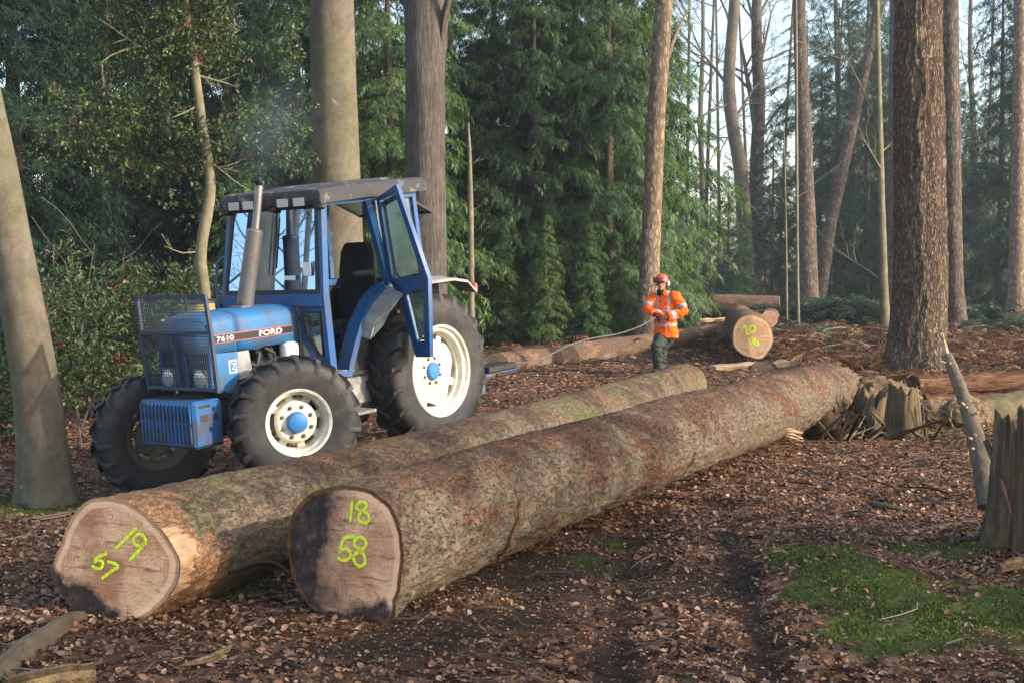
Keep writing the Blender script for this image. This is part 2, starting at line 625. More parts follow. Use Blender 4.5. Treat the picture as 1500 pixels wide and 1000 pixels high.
# ---- moss
t = NT('moss')
r0 = t.n('NewGeometry').outputs['Random Per Island']
t.base(t.ramp(r0, [(0, (.022, .036, .006)), (.5, (.062, .095, .013)), (1, (.13, .165, .028))]), .8, spec=.2)
m_moss = t.m
X, Y, r = sample_floor(420000, 5.0, 17, 1.0, 8)
mm = moss_mask(X, Y)
keep = r.random(len(X)) < mm
X, Y = X[keep], Y[keep]
n = len(X)
Z = ground_h(X, Y)
hgt = r.uniform(.003, .010, n) + .012 * r.random(n) * mm[keep] ** 2
a = r.random(n) * 6.283
tl = r.normal(0, .010, (n, 2))
wd = r.uniform(.003, .007, n)
base = np.stack([X, Y, Z - .004], 1)
e = np.stack([np.cos(a) * wd, np.sin(a) * wd, 0 * a], 1)
tip = base + np.stack([tl[:, 0], tl[:, 1], hgt + .004], 1)
V = np.stack([base - e, base + e, tip], 1).reshape(-1, 3)
T = np.arange(3 * n).reshape(-1, 3)
moss = link_obj('moss', np_mesh('moss', V, T, False), m_moss)
tag(moss, 'bright green moss growing in patches on the ground', 'moss', kind='stuff')

# ---- twigs
t = NT('twig')
r0 = t.n('NewGeometry').outputs['Random Per Island']
t.base(t.ramp(r0, [(0, (.02, .014, .010)), (.6, (.07, .048, .034)), (1, (.22, .17, .13))]), .85, spec=.2)
m_twig = t.m
b = MB()
X, Y, r = sample_floor(800, 4.2, 34, 1.2, 21)
for x, y in zip(X, Y):
    L = r.uniform(.08, .34) * (1 + .05 * y)
    a = r.uniform(0, 6.283)
    p = np.array([[x + math.cos(a) * L * (q - .5) + r.normal(0, .02), y + math.sin(a) * L * (q - .5) + r.normal(0, .02), 0] for q in np.linspace(0, 1, 4)])
    p[:, 2] = ground_h(p[:, 0], p[:, 1]) + .018 + r.uniform(0, .03) * np.array([0, 1, .7, r.uniform(0, 1.5)])
    b.tube(p, np.linspace(1, .5, 4) * r.uniform(.0025, .0075) * (1 + .04 * y), 5, caps=False)
tw = b.build('twig_litter', m_twig)
tag(tw, 'thin fallen twigs scattered over the dead leaves', 'twigs', kind='stuff')

# ---- dead bracken
def frond_template(nl=9, ang=52, droop=.35, wid=.16, ll=.46, base0=.12, dz=.10, jit=0.0, seed=0):
    """flat fan of leaflets along a rib on +x, length 1"""
    V = []; Q = []
    jr = np.random.default_rng(seed)
    for k in range(nl):
        x = base0 + (1 - base0) * k / nl
        z = -droop * x * x
        l = ll * (1 - .72 * x ** 1.4) * (1 if k else .8)
        l0 = l
        for sgn in (-1, 1):
            l = l0 * (1 + jit * jr.uniform(-1, .6))
            a = R_(ang * (1 + jit * jr.uniform(-.6, .6))) * sgn
            cx, sx = math.cos(a), math.sin(a)
            b0 = np.array([x, 0, z])
            dr = np.array([cx, sx, -.30 - droop * x])
            nn = np.array([-sx, cx, 0]) * wid * l * .5
            k0 = len(V)
            V += [b0, b0 + dr * l * .45 + nn + [0, 0, dz * l], b0 + dr * l + [0, 0, -dz * l], b0 + dr * l * .45 - nn + [0, 0, dz * l]]
            Q.append((k0, k0 + 1, k0 + 2, k0 + 3))
    k0 = len(V)     # tip
    b0 = np.array([.88, 0, -droop * .78]); tip = np.array([1.12, 0, -droop * 1.25])
    V += [b0, (b0 + tip) / 2 + [0, .03, 0], tip, (b0 + tip) / 2 - [0, .03, 0]]
    Q.append((k0, k0 + 1, k0 + 2, k0 + 3))
    return np.array(V), np.array(Q)

m_bracken = leaf_mat('dead_bracken', [(.055, .026, .014), (.145, .066, .032), (.23, .12, .06), (.33, .19, .105)], .8, .2, .15, (1.3, 1.1, .8))
r = np.random.default_rng(91)
n = 5200
Y = 19.5 + r.random(n) ** 1.25 * 33
px = np.where(r.random(n) < .86, 1030 + r.random(n) * 560, 690 + r.random(n) * 330)
X = (px - 750) / F * Y
dens = .5 + .5 * vnoise(np.stack([X * .55, Y * .4, 0 * X], -1), 51)
ok = (r.random(n) < .25 + .9 * dens) & ~((px < 1030) & (Y < 30)) & ~((px < 1215) & (Y < 26.5))
X, Y = X[ok], Y[ok]; n = len(X)
a = r.random(n) * 6.283
d = np.stack([np.cos(a), np.sin(a), r.normal(.22, .30, n)], 1)
Vt, Qt = frond_template(8, 58, .55, .22, .42)
V, Q = inst(Vt, Qt, np.stack([X, Y, ground_h(X, Y) + r.uniform(.0, .30, n) * sstep(19, 27, Y)], 1), rot_axes(d, np.stack([r.normal(0, .4, n), r.normal(0, .4, n), np.ones(n)], 1)), r.uniform(.28, .75, n))
br = link_obj('bracken', np_mesh('bracken', V, Q, True), m_bracken)
tag(br, 'collapsed rusty brown bracken fronds beyond the logs', 'bracken', kind='stuff')

# ================================================================ LOGS
def wood_end_mat(name, pale, mid, dark, stain=.5, seed=0.0, ringscale=1.0, dirt=(.035, .028, .026)):
    t = NT(name)
    v = t.coord((1, 1, 1))
    sep = t.n('SeparateXYZ', {0: v})
    nz = t.n('TexNoise', {'Vector': v, 'Scale': 3.0, 'Detail': 4}).outputs['Color']
    vw = t.mix(.12, v, nz, 'ADD')
    wv = t.n('TexWave', {'Vector': vw, 'Scale': 16 * ringscale, 'Distortion': 1.2, 'Detail': 2}, wave_type='RINGS', rings_direction='X')
    saw = t.n('TexWave', {'Vector': t.n('Mapping', {'Vector': v, 'Rotation': (.5 + seed, 0, 0)}).outputs[0], 'Scale': 26, 'Distortion': 2.5, 'Detail': 3}, wave_type='BANDS', bands_direction='Y')
    n1 = t.noise(t.n('Mapping', {'Vector': v, 'Location': (seed, seed * 2, 3)}).outputs[0], 3.4, 6, .62)
    n2 = t.noise(t.n('Mapping', {'Vector': v, 'Location': (seed * 3, 7, seed)}).outputs[0], 1.9, 5, .65)
    col = t.ramp(n1, [(.40, mid), (.57, pale)])
    col = t.mix(.10, col, wv.outputs['Color'], 'MULTIPLY')
    pass
    streak = t.noise(t.n('Mapping', {'Vector': v, 'Rotation': (.6 + seed, 0, 0), 'Scale': (1, 2.2, 14)}).outputs[0], 2.4, 4, .6)
    col = t.mix(t.mul(t.fac(streak, .57, .68), .75), col, dark)
    return t, v, col, sep, n1, n2, saw.outputs['Fac'], dirt

def add_log(name, p0, p1, r0, r1, mat, nl=160, na=64, amp=.012, seed=0, outline=None, swell=None, bend=0.0, low=.05, lowf=1.2, groove=None, gdist=1.0, zsq=1.0, jag=0.0):
    """bark surface of a log from p0 (cut face) to p1; local x runs along it. returns object, matrix, radius function"""
    p0, p1 = np.asarray(p0, float), np.asarray(p1, float)
    d, s, u = frame_from(p1 - p0)
    L = float(np.linalg.norm(p1 - p0))
    M = Matrix(np.block([[np.stack([d, s, u], 1), p0[:, None]], [np.zeros((1, 3)), np.ones((1, 1))]]).tolist())
    th = np.linspace(0, 2 * math.pi, na, endpoint=False)
    def radius(x, a):
        rr = r0 + (r1 - r0) * (x / L)
        if swell is not None: rr = rr * (1 + swell * np.exp(-x / .45))
        P = np.stack([x * .6, np.cos(a) * lowf, np.sin(a) * lowf], -1)
        rr = rr * (1 + low * fbm(P, 2, seed))
        if outline is not None:
            oa, orr = outline
            ro = np.interp(a, oa, orr, period=2 * math.pi)
            k = 1 - sstep(0, gdist, x)
            rr = rr * (1 - k) + ro * k
        kr = np.random.default_rng(seed + 77)
        for _ in range(int(L * 1.6) if amp < .02 else 0):      # knots and branch scars
            kx, ka, kh, kw = kr.uniform(.6, L), kr.uniform(0, 6.283), kr.uniform(.012, .045), kr.uniform(.03, .075)
            da = (a - ka + math.pi) % (2 * math.pi) - math.pi
            q2 = ((x - kx) / (kw * 1.5)) ** 2 + (da * r0 / kw) ** 2
            rr = rr + kh * np.exp(-q2) - kh * .8 * np.exp(-q2 * 6)
        plates = vnoise(np.stack([x * 9, np.cos(a) * rr * 22, np.sin(a) * rr * 22], -1), seed + 3) * .6 + .5 * vnoise(np.stack([x * 22, np.cos(a) * rr * 50, np.sin(a) * rr * 50], -1), seed + 4)
        fade = sstep(0.0, .03, x) if outline is not None else 1.0
        return rr + amp * plates * (0.25 + .75 * fade)
    # denser rings near the cut face
    q = np.linspace(0, 1, nl)
    xs_ = L * (q * .55 + .45 * q ** 2)
    XX, AA = np.meshgrid(xs_, th, indexing='ij')
    RR = radius(XX, AA)
    if jag:
        XX = XX + jag * sstep(.93, 1.0, XX / L) * (.6 * np.sin(AA * 2 + 1) + vnoise(np.stack([np.cos(AA) * 4, np.sin(AA) * 4, 0 * AA], -1), seed) + .5 * vnoise(np.stack([np.cos(AA) * 14, np.sin(AA) * 14, 0 * AA], -1), seed))
    bz = bend * (4 * (XX / L) * (1 - XX / L))
    V = np.stack([XX, RR * np.cos(AA), RR * np.sin(AA) * zsq + bz], -1)
    ii = np.arange(nl * na).reshape(nl, na)
    jj = np.roll(ii, -1, 1)
    Q = np.stack([ii[:-1], jj[:-1], jj[1:], ii[1:]], -1).reshape(-1, 4)
    me = np_mesh(name, V.reshape(-1, 3), Q, True)
    o = link_obj(name, me, mat)
    o.matrix_world = M
    return o, M, radius, V

def add_face(log, V, ring, name, mat, inset=.0, bulge=.002, seed=0, flip=False):
    """cut end of a log: rings from its outline to its heart"""
    rim = V[ring].copy()
    na = len(rim)
    c = rim.mean(0)
    rings = []
    for k, f in enumerate(np.linspace(1, .04, 16)):
        P = c + (rim - c) * f
        P[:, 0] += (-1 if not flip else 1) * (bulge * (1 - f) + .003) + .0016 * vnoise(np.stack([0 * P[:, 0] + seed, P[:, 1] * 14, P[:, 2] * 14], -1), seed)
        rings.append(P)
    nr = len(rings)
    VV = np.concatenate(rings + [c[None] + [[-bulge if not flip else bulge, 0, 0]]])
    ii = np.arange(nr * na).reshape(nr, na); jj = np.roll(ii, -1, 1)
    Q = np.stack([ii[:-1], jj[:-1], jj[1:], ii[1:]], -1).reshape(-1, 4).tolist()
    Q += [[nr * na - na + k, nr * na - na + (k + 1) % na, nr * na] for k in range(na)]
    me = bpy.data.meshes.new(name)
    if not flip: Q = [q[::-1] for q in Q]
    me.from_pydata(VV.tolist(), [], Q)
    me.polygons.foreach_set('use_smooth', [True] * len(Q))
    at_ = me.attributes.new('edge', 'FLOAT', 'POINT')
    at_.data.foreach_set('value', np.concatenate([np.repeat(np.linspace(1, .04, 16), na), [0]]).astype(np.float32))
    return link_obj(name, me, mat, log)

def px_plane(M, pts, x=0.0):
    """pixel points -> local points on the plane local-x = x"""
    Mi = np.array(M.inverted())
    o = Mi[:3, :3] @ np.array([0, 0, CH]) + Mi[:3, 3]
    out = []
    for px, py in pts:
        dr = Mi[:3, :3] @ ray(px, py)
        out.append(o + dr * ((x - o[0]) / dr[0]))
    return np.array(out)

def resample(P, step):
    P = np.asarray(P, float)
    # Catmull-Rom through the points
    Q = np.vstack([2 * P[0] - P[1], P, 2 * P[-1] - P[-2]])
    out = []
    for k in range(1, len(Q) - 2):
        n = max(2, int(np.linalg.norm(Q[k + 1] - Q[k]) / step))
        for tt in np.linspace(0, 1, n, endpoint=False):
            a, b_, c, d = Q[k - 1], Q[k], Q[k + 1], Q[k + 2]
            out.append(.5 * ((2 * b_) + (-a + c) * tt + (2 * a - 5 * b_ + 4 * c - d) * tt ** 2 + (-a + 3 * b_ - 3 * c + d) * tt ** 3))
    out.append(P[-1])
    return np.array(out)

t = NT('spray_paint')
vv = t.coord((1, 1, 1))
t.base(t.ramp(t.noise(vv, 60, 3), [(.3, (.58, .74, .02)), (.6, (.80, .95, .05))]), .6)
m_spray = t.m

def paint(log, M, strokes, wdt, x, name='painted_number'):
    b = MB()
    r = np.random.default_rng(len(strokes) + int(wdt * 1e4))
    for s in strokes:
        P = px_plane(M, s, x)
        P = resample(P, wdt * .5)
        n = len(P)
        T = np.gradient(P, axis=0); T /= np.linalg.norm(T, axis=1, keepdims=True) + 1e-9
        N = np.cross(T, [1, 0, 0])
        wv = wdt * (.85 + .25 * np.sin(np.arange(n) * .9 + r.uniform(0, 6)) * .5 + r.normal(0, .08, n))
        wv[0] *= .8; wv[-1] *= .8
        ext = np.array([-.0008, 0, 0])
        rings = [np.array([P[k] + N[k] * wv[k], P[k] + ext + N[k] * wv[k] * .8, P[k] + ext - N[k] * wv[k] * .8, P[k] - N[k] * wv[k]]) for k in range(n)]
        b.loft(rings)
        for k in range(int(n * 1.5)):       # overspray specks
            q = P[r.integers(0, n)] + np.array([-.001, *r.normal(0, wdt * 1.1, 2)])
            b.tube([q, q + [-.0008, 0, 0]], r.uniform(.0006, .0019), 5)
    return b.build(name, m_spray, log)

def bark_log_mat(name, grey, brown, red, topz, seed, speck=True, moss=None, raw=None):
    t = NT(name)
    v = t.coord((1, 1, 1))
    vs = t.coord((.55, 1, 1))
    sep = t.n('SeparateXYZ', {0: v})
    n1 = t.noise(t.n('Mapping', {'Vector': v, 'Location': (seed, 0, 0)}).outputs[0], 1.7, 6, .65, .4)
    n2 = t.noise(vs, 30, 8, .72, .8)
    n3 = t.noise(vs, 42, 5, .7)
    plate = t.noise(t.n('Mapping', {'Vector': v, 'Scale': (.9, 1.6, 1.6)}).outputs[0], 20, 6, .75, 1.2)
    col = t.ramp(n2, [(.28, t_scale(grey, .50)), (.46, grey), (.75, t_scale(grey, 1.35))])
    colb = t.ramp(n2, [(.25, t_scale(brown, .4)), (.5, brown), (.8, t_scale(brown, 1.7))])
    colr = t.ramp(n3, [(.3, t_scale(red, .5)), (.7, t_scale(red, 1.3))])
    # scuffed brown along the top of the log and in blotches
    topf = t.fac(t.mul(sep.outputs[2], t.mul(n1, 1.1), 'ADD'), topz, topz + .16)
    col = t.mix(topf, col, colb)
    n4 = t.noise(t.n('Mapping', {'Vector': v, 'Location': (seed * 2, 4, 1), 'Scale': (.6, 1.3, 1.3)}).outputs[0], 1.9, 7, .72)
    col = t.mix(t.mul(t.fac(n4, .53, .60), .85), col, colr)
    if moss is not None:
        n5 = t.noise(t.n('Mapping', {'Vector': v, 'Location': (9, seed, 2)}).outputs[0], 2.0, 6, .7)
        col = t.mix(t.mul(t.fac(n5, .50, .62), .75), col, moss)
    col = t.mix(t.mul(t.fac(plate, .42, .30), .8), col, t_scale(brown, .25))
    if raw is not None:      # bark torn off behind the cut
        rz = t.mul(t.mul(sep.outputs[0], -1.1), t.mul(n1, 1.5), 'ADD')
        col = t.mix(t.fac(rz, raw, raw + .08), col, t.ramp(n3, [(.3, (.15, .075, .04)), (.7, (.44, .25, .135))]))
    if speck:
        wob = t.mix(.10, v, t.n('TexNoise', {'Vector': v, 'Scale': 9, 'Detail': 3}).outputs['Color'], 'ADD')
        sp = t.voro(t.n('Mapping', {'Vector': wob, 'Scale': (.42, 1, 1)}).outputs[0], 42, 'F1')
        dens = t.fac(t.noise(v, 3.3, 3), .30, .62)
        fl = t.mul(t.fac(sp, t.mul(.15, t.mul(dens, .22), 'ADD'), .10), .92)
        col = t.mix(fl, col, (.020, .014, .010))
        n2 = t.mul(n2, t.mul(fl, -.5), 'ADD')
    t.base(col, .9, spec=.15)
    h = t.mul(t.mul(n2, t.fac(plate, .3, .5), 'ADD'), t.mul(n3, .6), 'ADD')
    t.bump(h, .9, .022)
    return t.m

def t_scale(c, k):
    return tuple(min(1, x * k) for x in c)

m_log19 = bark_log_mat('log_bark_nineteen', (.20, .148, .095), (.105, .066, .045), (.24, .125, .065), .66, 3.0, False, (.13, .135, .055), .32)
m_log18 = bark_log_mat('log_bark_eighteen', (.182, .138, .094), (.115, .066, .042), (.175, .082, .046), .72, 8.0, True)
m_logfar = bark_log_mat('log_bark_far', (.30, .235, .165), (.16, .10, .066), (.33, .19, .10), .35, 5.0, False)
m_logdark = bark_log_mat('log_bark_dark', (.075, .06, .05), (.06, .045, .036), (.15, .09, .055), .35, 2.0, False)

def face_mat(name, pale, mid, dark, seed, stain_dir, stain_at, stain_w, ring=1.0, rimk=1.0, low_stain=None):
    t, v, col, sep, n1, n2, saw, dirt = wood_end_mat(name, pale, mid, dark, seed=seed, ringscale=ring)
    # dark water stain that covers one side of the cut
    streak_n = t.noise(t.n('Mapping', {'Vector': v, 'Rotation': (.6 + seed, 0, 0), 'Scale': (1, 3, 40)}).outputs[0], 3, 4, .6)
    col = t.mix(.4, col, t.ramp(streak_n, [(.3, (.50, .47, .44)), (.6, (1, 1, 1))]), 'MULTIPLY')
    s = t.mul(t.mul(sep.outputs[1], stain_dir[0]), t.mul(sep.outputs[2], stain_dir[1]), 'ADD')
    s = t.mul(s, t.mul(t.mul(n2, .5, 'SUBTRACT'), .75), 'ADD')
    f = t.fac(s, stain_at, stain_at + stain_w)
    if low_stain is not None:
        f = t.mul(f, t.fac(t.mul(t.mul(sep.outputs[2], -1), t.mul(t.mul(n1, .5, 'SUBTRACT'), .5), 'ADD'), low_stain, low_stain + .07), 'MAXIMUM')
    n9 = t.noise(v, 17, 5, .7)
    col = t.mix(f, col, t.ramp(n9, [(.32, (.018, .014, .016)), (.55, (.060, .044, .040)), (.75, (.20, .125, .09))]))
    # heart shakes: cracks that run out from the pith, and growth rings
    ang = t.mul(sep.outputs[2], sep.outputs[1], 'ARCTAN2')
    rad_ = t.mul(t.mul(t.mul(sep.outputs[1], sep.outputs[1]), t.mul(sep.outputs[2], sep.outputs[2]), 'ADD'), .5, 'POWER')
    cv = t.n('CombineXYZ', {0: t.mul(ang, 2.6), 1: t.mul(rad_, 2.2), 2: seed}).outputs[0]
    ck = t.noise(cv, 2.4, 3, .55)
    ckf = t.mul(t.fac(t.mul(t.mul(ck, .5, 'SUBTRACT'), 1.0, 'ABSOLUTE'), .012, .0), t.mul(t.fac(rad_, .03, .09), t.fac(n1, .40, .56)))
    col = t.mix(t.mul(ckf, .85), col, t_scale(dark, .4))
    rg = t.noise(t.n('CombineXYZ', {0: t.mul(t.mul(n1, .03, 'MULTIPLY'), rad_, 'ADD'), 1: 0.0, 2: seed}).outputs[0], 85 * ring, 2, .6)
    col = t.mix(.35, col, t.ramp(rg, [(.35, (.66, .60, .54)), (.6, (1, 1, 1))]), 'MULTIPLY')
    ed = t.n('Attribute', attribute_name='edge').outputs['Fac']
    edn = t.mul(ed, t.mul(t.mul(n9, .5, 'SUBTRACT'), .05), 'ADD')
    sap = t.mul(t.fac(edn, .84, .87), t.mul(1.0, f, 'SUBTRACT'))
    col = t.mix(t.mul(sap, .6), col, t_scale(pale, 1.12))
    col = t.mix(t.mul(t.fac(edn, .935, .955), rimk), col, t.ramp(n9, [(.35, (.055, .024, .012)), (.7, (.24, .105, .045))]))
    t.base(col, .8, spec=.25)
    t.bump(t.mul(t.mul(ckf, -.6), t.mul(t.mul(streak_n, .5), t.mul(n9, .6), 'ADD'), 'ADD'), .45, .012)
    return t.m

# pixel outlines of the two front cut faces (photograph pixels on the plane of the cut)
O19 = [(132, 731), (160, 729), (192, 738), (222, 762), (248, 792), (263, 820), (262, 846), (250, 868), (226, 893), (200, 910), (172, 916), (142, 909), (112, 898), (92, 872), (78, 846), (77, 832), (92, 795), (105, 758)]
O18 = [(452, 724), (478, 715), (510, 711), (545, 719), (572, 740), (585, 768), (590, 800), (588, 845), (580, 880), (578, 905), (548, 918), (520, 912), (488, 904), (455, 888), (436, 862), (425, 825), (421, 788), (430, 750)]

def outline_from(M, pts, c):
    P = px_plane(M, pts)[:, 1:]
    a = np.arctan2(P[:, 1], P[:, 0]); rr = np.hypot(P[:, 0], P[:, 1])
    o = np.argsort(a)
    return a[o], rr[o]

def log_matrix(p0, p1):
    d, s, u = frame_from(np.asarray(p1) - np.asarray(p0))
    return Matrix(np.block([[np.stack([d, s, u], 1), np.asarray(p0, float)[:, None]], [np.zeros((1, 3)), np.ones((1, 1))]]).tolist())

# --- log marked 19 / 57
A0 = at(168, 823, 6.95); A1 = at(1003, 566, 18.6)
MA = log_matrix(A0, A1)
logA, MA, radA, VA = add_log('felled_log', A0, A1, .335, .315, m_log19, 620, 168, .013, 1, outline_from(MA, O19, 0), None, -.05, .06, 1.4, gdist=.75)
tag(logA, 'long brown felled log marked 19 57 on its pale cut face beside the tractor', 'log', 'long felled logs')
mfA = face_mat('cut_wood_nineteen', (.93, .58, .36), (.52, .26, .14), (.26, .12, .07), .8, (.5, -.8), .20, .06, 1.0, .55)
add_face(logA, VA, 0, 'cut_face', mfA, seed=3)
def c3(pts): return [(50 + x * .5, 500 + y * .5) for x, y in pts]
paint(logA, MA, [c3([(300, 545), (270, 575), (238, 606)]), c3([(328, 584), (318, 567), (302, 565), (290, 578), (296, 594), (314, 598), (329, 585)]), c3([(329, 585), (305, 612), (278, 641)])], .0098, -.0085)
paint(logA, MA, [c3([(213, 620), (196, 627), (181, 633)]), c3([(181, 633), (176, 645), (188, 640), (201, 647), (196, 662), (182, 664), (168, 656)]), c3([(214, 645), (232, 648), (248, 658)]), c3([(248, 658), (222, 675), (197, 694)])], .0098, -.0085)
add_face(logA, VA, len(VA) - 1, 'cut_face', mfA, seed=4, flip=True)
# sapwood torn off along the right edge of the cut
aa = np.linspace(R_(146), R_(203), 26)
bk = .10 + .08 * np.abs(np.sin(aa * 2.9)) + .025 * np.random.default_rng(8).normal(0, 1, 26)
bk[0] = bk[-1] = .02
rows = [np.stack([np.full(26, -.001) + bk * f, (radA(bk * f, aa) + .004 + .010 * math.sin(math.pi * f) * (1 + .4 * np.sin(aa * 19))) * np.cos(aa), (radA(bk * f, aa) + .004 + .010 * math.sin(math.pi * f)) * np.sin(aa)], -1) for f in np.linspace(0, 1, 7)]
b = MB(); b.loft(rows, closed=False, caps=False)
m_torn = NT('torn_sapwood_wood'); vv = m_torn.coord((1, 6, 6)); m_torn.base(m_torn.ramp(m_torn.noise(vv, 6, 6, .7), [(.3, (.15, .08, .042)), (.6, (.40, .245, .145))]), .8, spec=.2)
m_torn.bump(m_torn.noise(vv, 9, 5), .6, .015)
b.build('torn_sapwood', m_torn.m, logA)

# --- log marked 18 / 58
B0 = at(506, 812, 6.95); B1 = at(1228, 566, 16.9)
MB_ = log_matrix(B0, B1)
logB, MB_, radB, VB = add_log('felled_log', B0, B1, .355, .315, m_log18, 640, 176, .016, 5, outline_from(MB_, O18, 0), None, .04, .065, 1.5, gdist=.25, jag=.35)
tag(logB, 'long grey felled log marked 18 58 on its dark stained cut face', 'log', 'long felled logs')
mfB = face_mat('cut_wood_eighteen', (.93, .56, .35), (.56, .28, .16), (.26, .13, .08), 1.6, (.95, -.1), -.05, .17, low_stain=.235)
add_face(logB, VB, 0, 'cut_face', mfB, seed=5)
add_face(logB, VB, len(VB) - 1, 'cut_face', m_logdark, seed=6, flip=True)
paint(logB, MB_, [c3([(932, 466), (929, 496), (926, 528)]), c3([(960, 498), (945, 488), (950, 472), (966, 470), (974, 482), (962, 497), (950, 510), (955, 527), (972, 530), (982, 518), (975, 503), (960, 498)])], .0098, -.0085)
paint(logB, MB_, [c3([(940, 570), (922, 572), (905, 577)]), c3([(905, 577), (896, 612), (912, 605), (925, 615), (925, 632), (908, 641), (888, 634)]),
                  c3([(956, 610), (938, 596), (942, 578), (958, 573), (971, 584), (968, 602), (952, 614), (936, 628), (940, 648), (955, 658), (969, 647), (966, 626), (954, 612)])], .0105, -.0085)
# saw kerf ring round the log
def kerf(log, rad, x, mat, a0, a1, wd=.022):
    a = np.linspace(a0, a1, 60)
    rr = rad(np.full(60, x), a) + .006
    P = np.stack([x + .03 * np.sin(a * 5), rr * np.cos(a), rr * np.sin(a)], -1)
    b = MB(); b.tube(P, wd * (.55 + .45 * np.abs(np.sin(np.arange(60) * 1.7))) * .5, 6)
    return b.build('saw_cut', mat, log)
t = NT('raw_bark_cut'); t.base(t.ramp(t.noise(t.coord(), 25, 5), [(.3, (.06, .025, .014)), (.7, (.26, .13, .07))]), .9, spec=.1)
m_raw = t.m
kerf(logB, radB, 1.30, m_raw, 1.5, 4.1)
# broken snag and debris stuck on the far end of this log
def splinters(b, base, n, L, spread, direction, r, th=.012):
    base = np.asarray(base, float)
    for k in range(n):
        d = np.asarray(direction, float) + r.normal(0, spread, 3)
        d /= np.linalg.norm(d)
        l = L * r.uniform(.4, 1.1)
        p = base + r.normal(0, .05, 3)
        q = [p + d * l * f + r.normal(0, .012, 3) * f for f in (0, .5, 1)]
        b.tube(q, [th * r.uniform(.7, 1.5), th * .9, th * .15], 4)

# --- log marked 20 / 46, lying end-on beyond the person
C0 = at(1103, 492, 26.2); C1 = at(1083, 470, 33.0)
C0[2] = at(1103, 492, 26.2)[2]
O20 = [(1076, 478), (1086, 465), (1098, 461), (1110, 464), (1124, 472), (1131, 487), (1131, 505), (1124, 516), (1116, 525), (1100, 523), (1086, 518), (1076, 508), (1074, 492)]
MC = log_matrix(C0, C1)
logC, MC, radC, VC = add_log('felled_log', C0, C1, .40, .36, m_logfar, 90, 72, .015, 9, outline_from(MC, O20, 0), None, 0, .05)
tag(logC, 'short thick log marked 20 46 on its clean orange cut face', 'log', 'long felled logs')
mfC = face_mat('cut_wood_twenty', (.88, .55, .30), (.74, .42, .21), (.40, .20, .10), 2.3, (0, -1), .6, .1, 1.0, .3)
add_face(logC, VC, 0, 'cut_face', mfC, seed=8, bulge=.002)
def c6(pts): return [(900 + x * .18, 380 + y * .18) for x, y in pts]
paint(logC, MC, [c6([(1045, 565), (1058, 548), (1073, 555), (1072, 585), (1080, 610), (1104, 604)]), c6([(1128, 540), (1106, 548), (1100, 578), (1118, 594), (1142, 578), (1144, 552), (1128, 540)])], .020, -.0075)
paint(logC, MC, [c6([(1112, 640), (1095, 662), (1104, 684), (1132, 674)]), c6([(1128, 646), (1128, 690)]), c6([(1144, 638), (1138, 674), (1150, 694), (1170, 690), (1166, 670), (1146, 676)])], .020, -.0075)

mf_small = face_mat('cut_wood_small', (.50, .31, .19), (.36, .2, .12), (.18, .09, .055), 1.1, (0, -1), .8, .1, 2.0)
mf_dull = face_mat('cut_wood_dull', (.34, .23, .17), (.24, .15, .11), (.12, .07, .05), 3.1, (0, -1), .8, .1, 2.0)
def simple_log(p0, p1, r0, r1, mat, fmat, label, seed, name='felled_log', nl=70, na=36, cat='log', group=None, amp=.012, low=.07, both=True, bend=0.0):
    o, M, rad, V = add_log(name, p0, p1, r0, r1, mat, nl, na, amp, seed, None, None, bend, low, 1.3)
    if fmat is not None:
        add_face(o, V, 0, 'cut_face', fmat, seed=seed, bulge=.006)
        if both: add_face(o, V, len(V) - 1, 'cut_face', fmat, seed=seed + 1, flip=True, bulge=.006)
    tag(o, label, cat, group)
    return o

# long pale log behind the person, running from the bush to the marked log
simple_log(at(806, 528, 27.0), at(1062, 483, 35.0), .27, .17, m_logfar, mf_dull, 'long pale debarked log behind the person in orange', 21, nl=120)
simple_log(at(727, 537, 24.2) + [0, .3, .0], at(812, 522, 27.6), .24, .21, m_logfar, mf_dull, 'short log with a dull round end by the tractor winch', 22)
simple_log(at(1063, 484, 33.2), at(1130, 462, 42), .24, .22, m_logfar, mf_dull, 'log with a reddish round end left of the log marked 20', 23)
simple_log(at(1081, 458, 40.5), at(985, 460, 41.5), .16, .19, m_logdark, mf_small, 'dark thin log with a pale cut end lying crosswise right of the orange jacket', 24)
simple_log(at(1127, 467, 37.5), at(1090, 466, 44.5), .25, .22, m_logfar, mf_small, 'stubby log with a splintered yellow end behind the log marked 20', 25)
simple_log(at(1142, 443, 56), at(985, 441, 57), .27, .33, m_logfar, mf_dull, 'far grey log lying across the back of the clearing', 26)
# split slabs under the marked log
t = NT('fresh_split_wood'); vv = t.coord((.4, 4, 4))
t.base(t.ramp(t.noise(vv, 6, 6, .65), [(.3, (.30, .18, .10)), (.7, (.62, .46, .30))]), .8, spec=.2)
t.bump(t.noise(vv, 14, 5), .6, .02)
m_split = t.m
def slab(p0, p1, hw, hh, label, seed, mat=None, name='split_slab'):
    r = np.random.default_rng(seed)
    p0, p1 = np.asarray(p0, float), np.asarray(p1, float)
    d, s, u = frame_from(p1 - p0)
    rings = []
    for q in np.linspace(0, 1, 14):
        e = (1 - .35 * abs(2 * q - 1) ** 3)
        c = p0 + (p1 - p0) * q
        ring = []
        for a, (cy, cz) in enumerate(((-1, .55), (-.4, 1), (.5, .9), (1, .35), (.7, -.8), (-.7, -.9))):
            ring.append(c + s * hw * cy * e * (1 + r.normal(0, .12)) + u * hh * cz * (1 + r.normal(0, .2)))
        rings.append(ring)
    b = MB(); b.loft(rings, smooth=False)
    o = b.build(name, mat or m_split)
    tag(o, label, 'wood slab')
    return o
slab(at(1043, 540, 25.0), at(1150, 532, 25.6), .26, .07, 'pale split slab of wood lying under the log marked 20', 31)
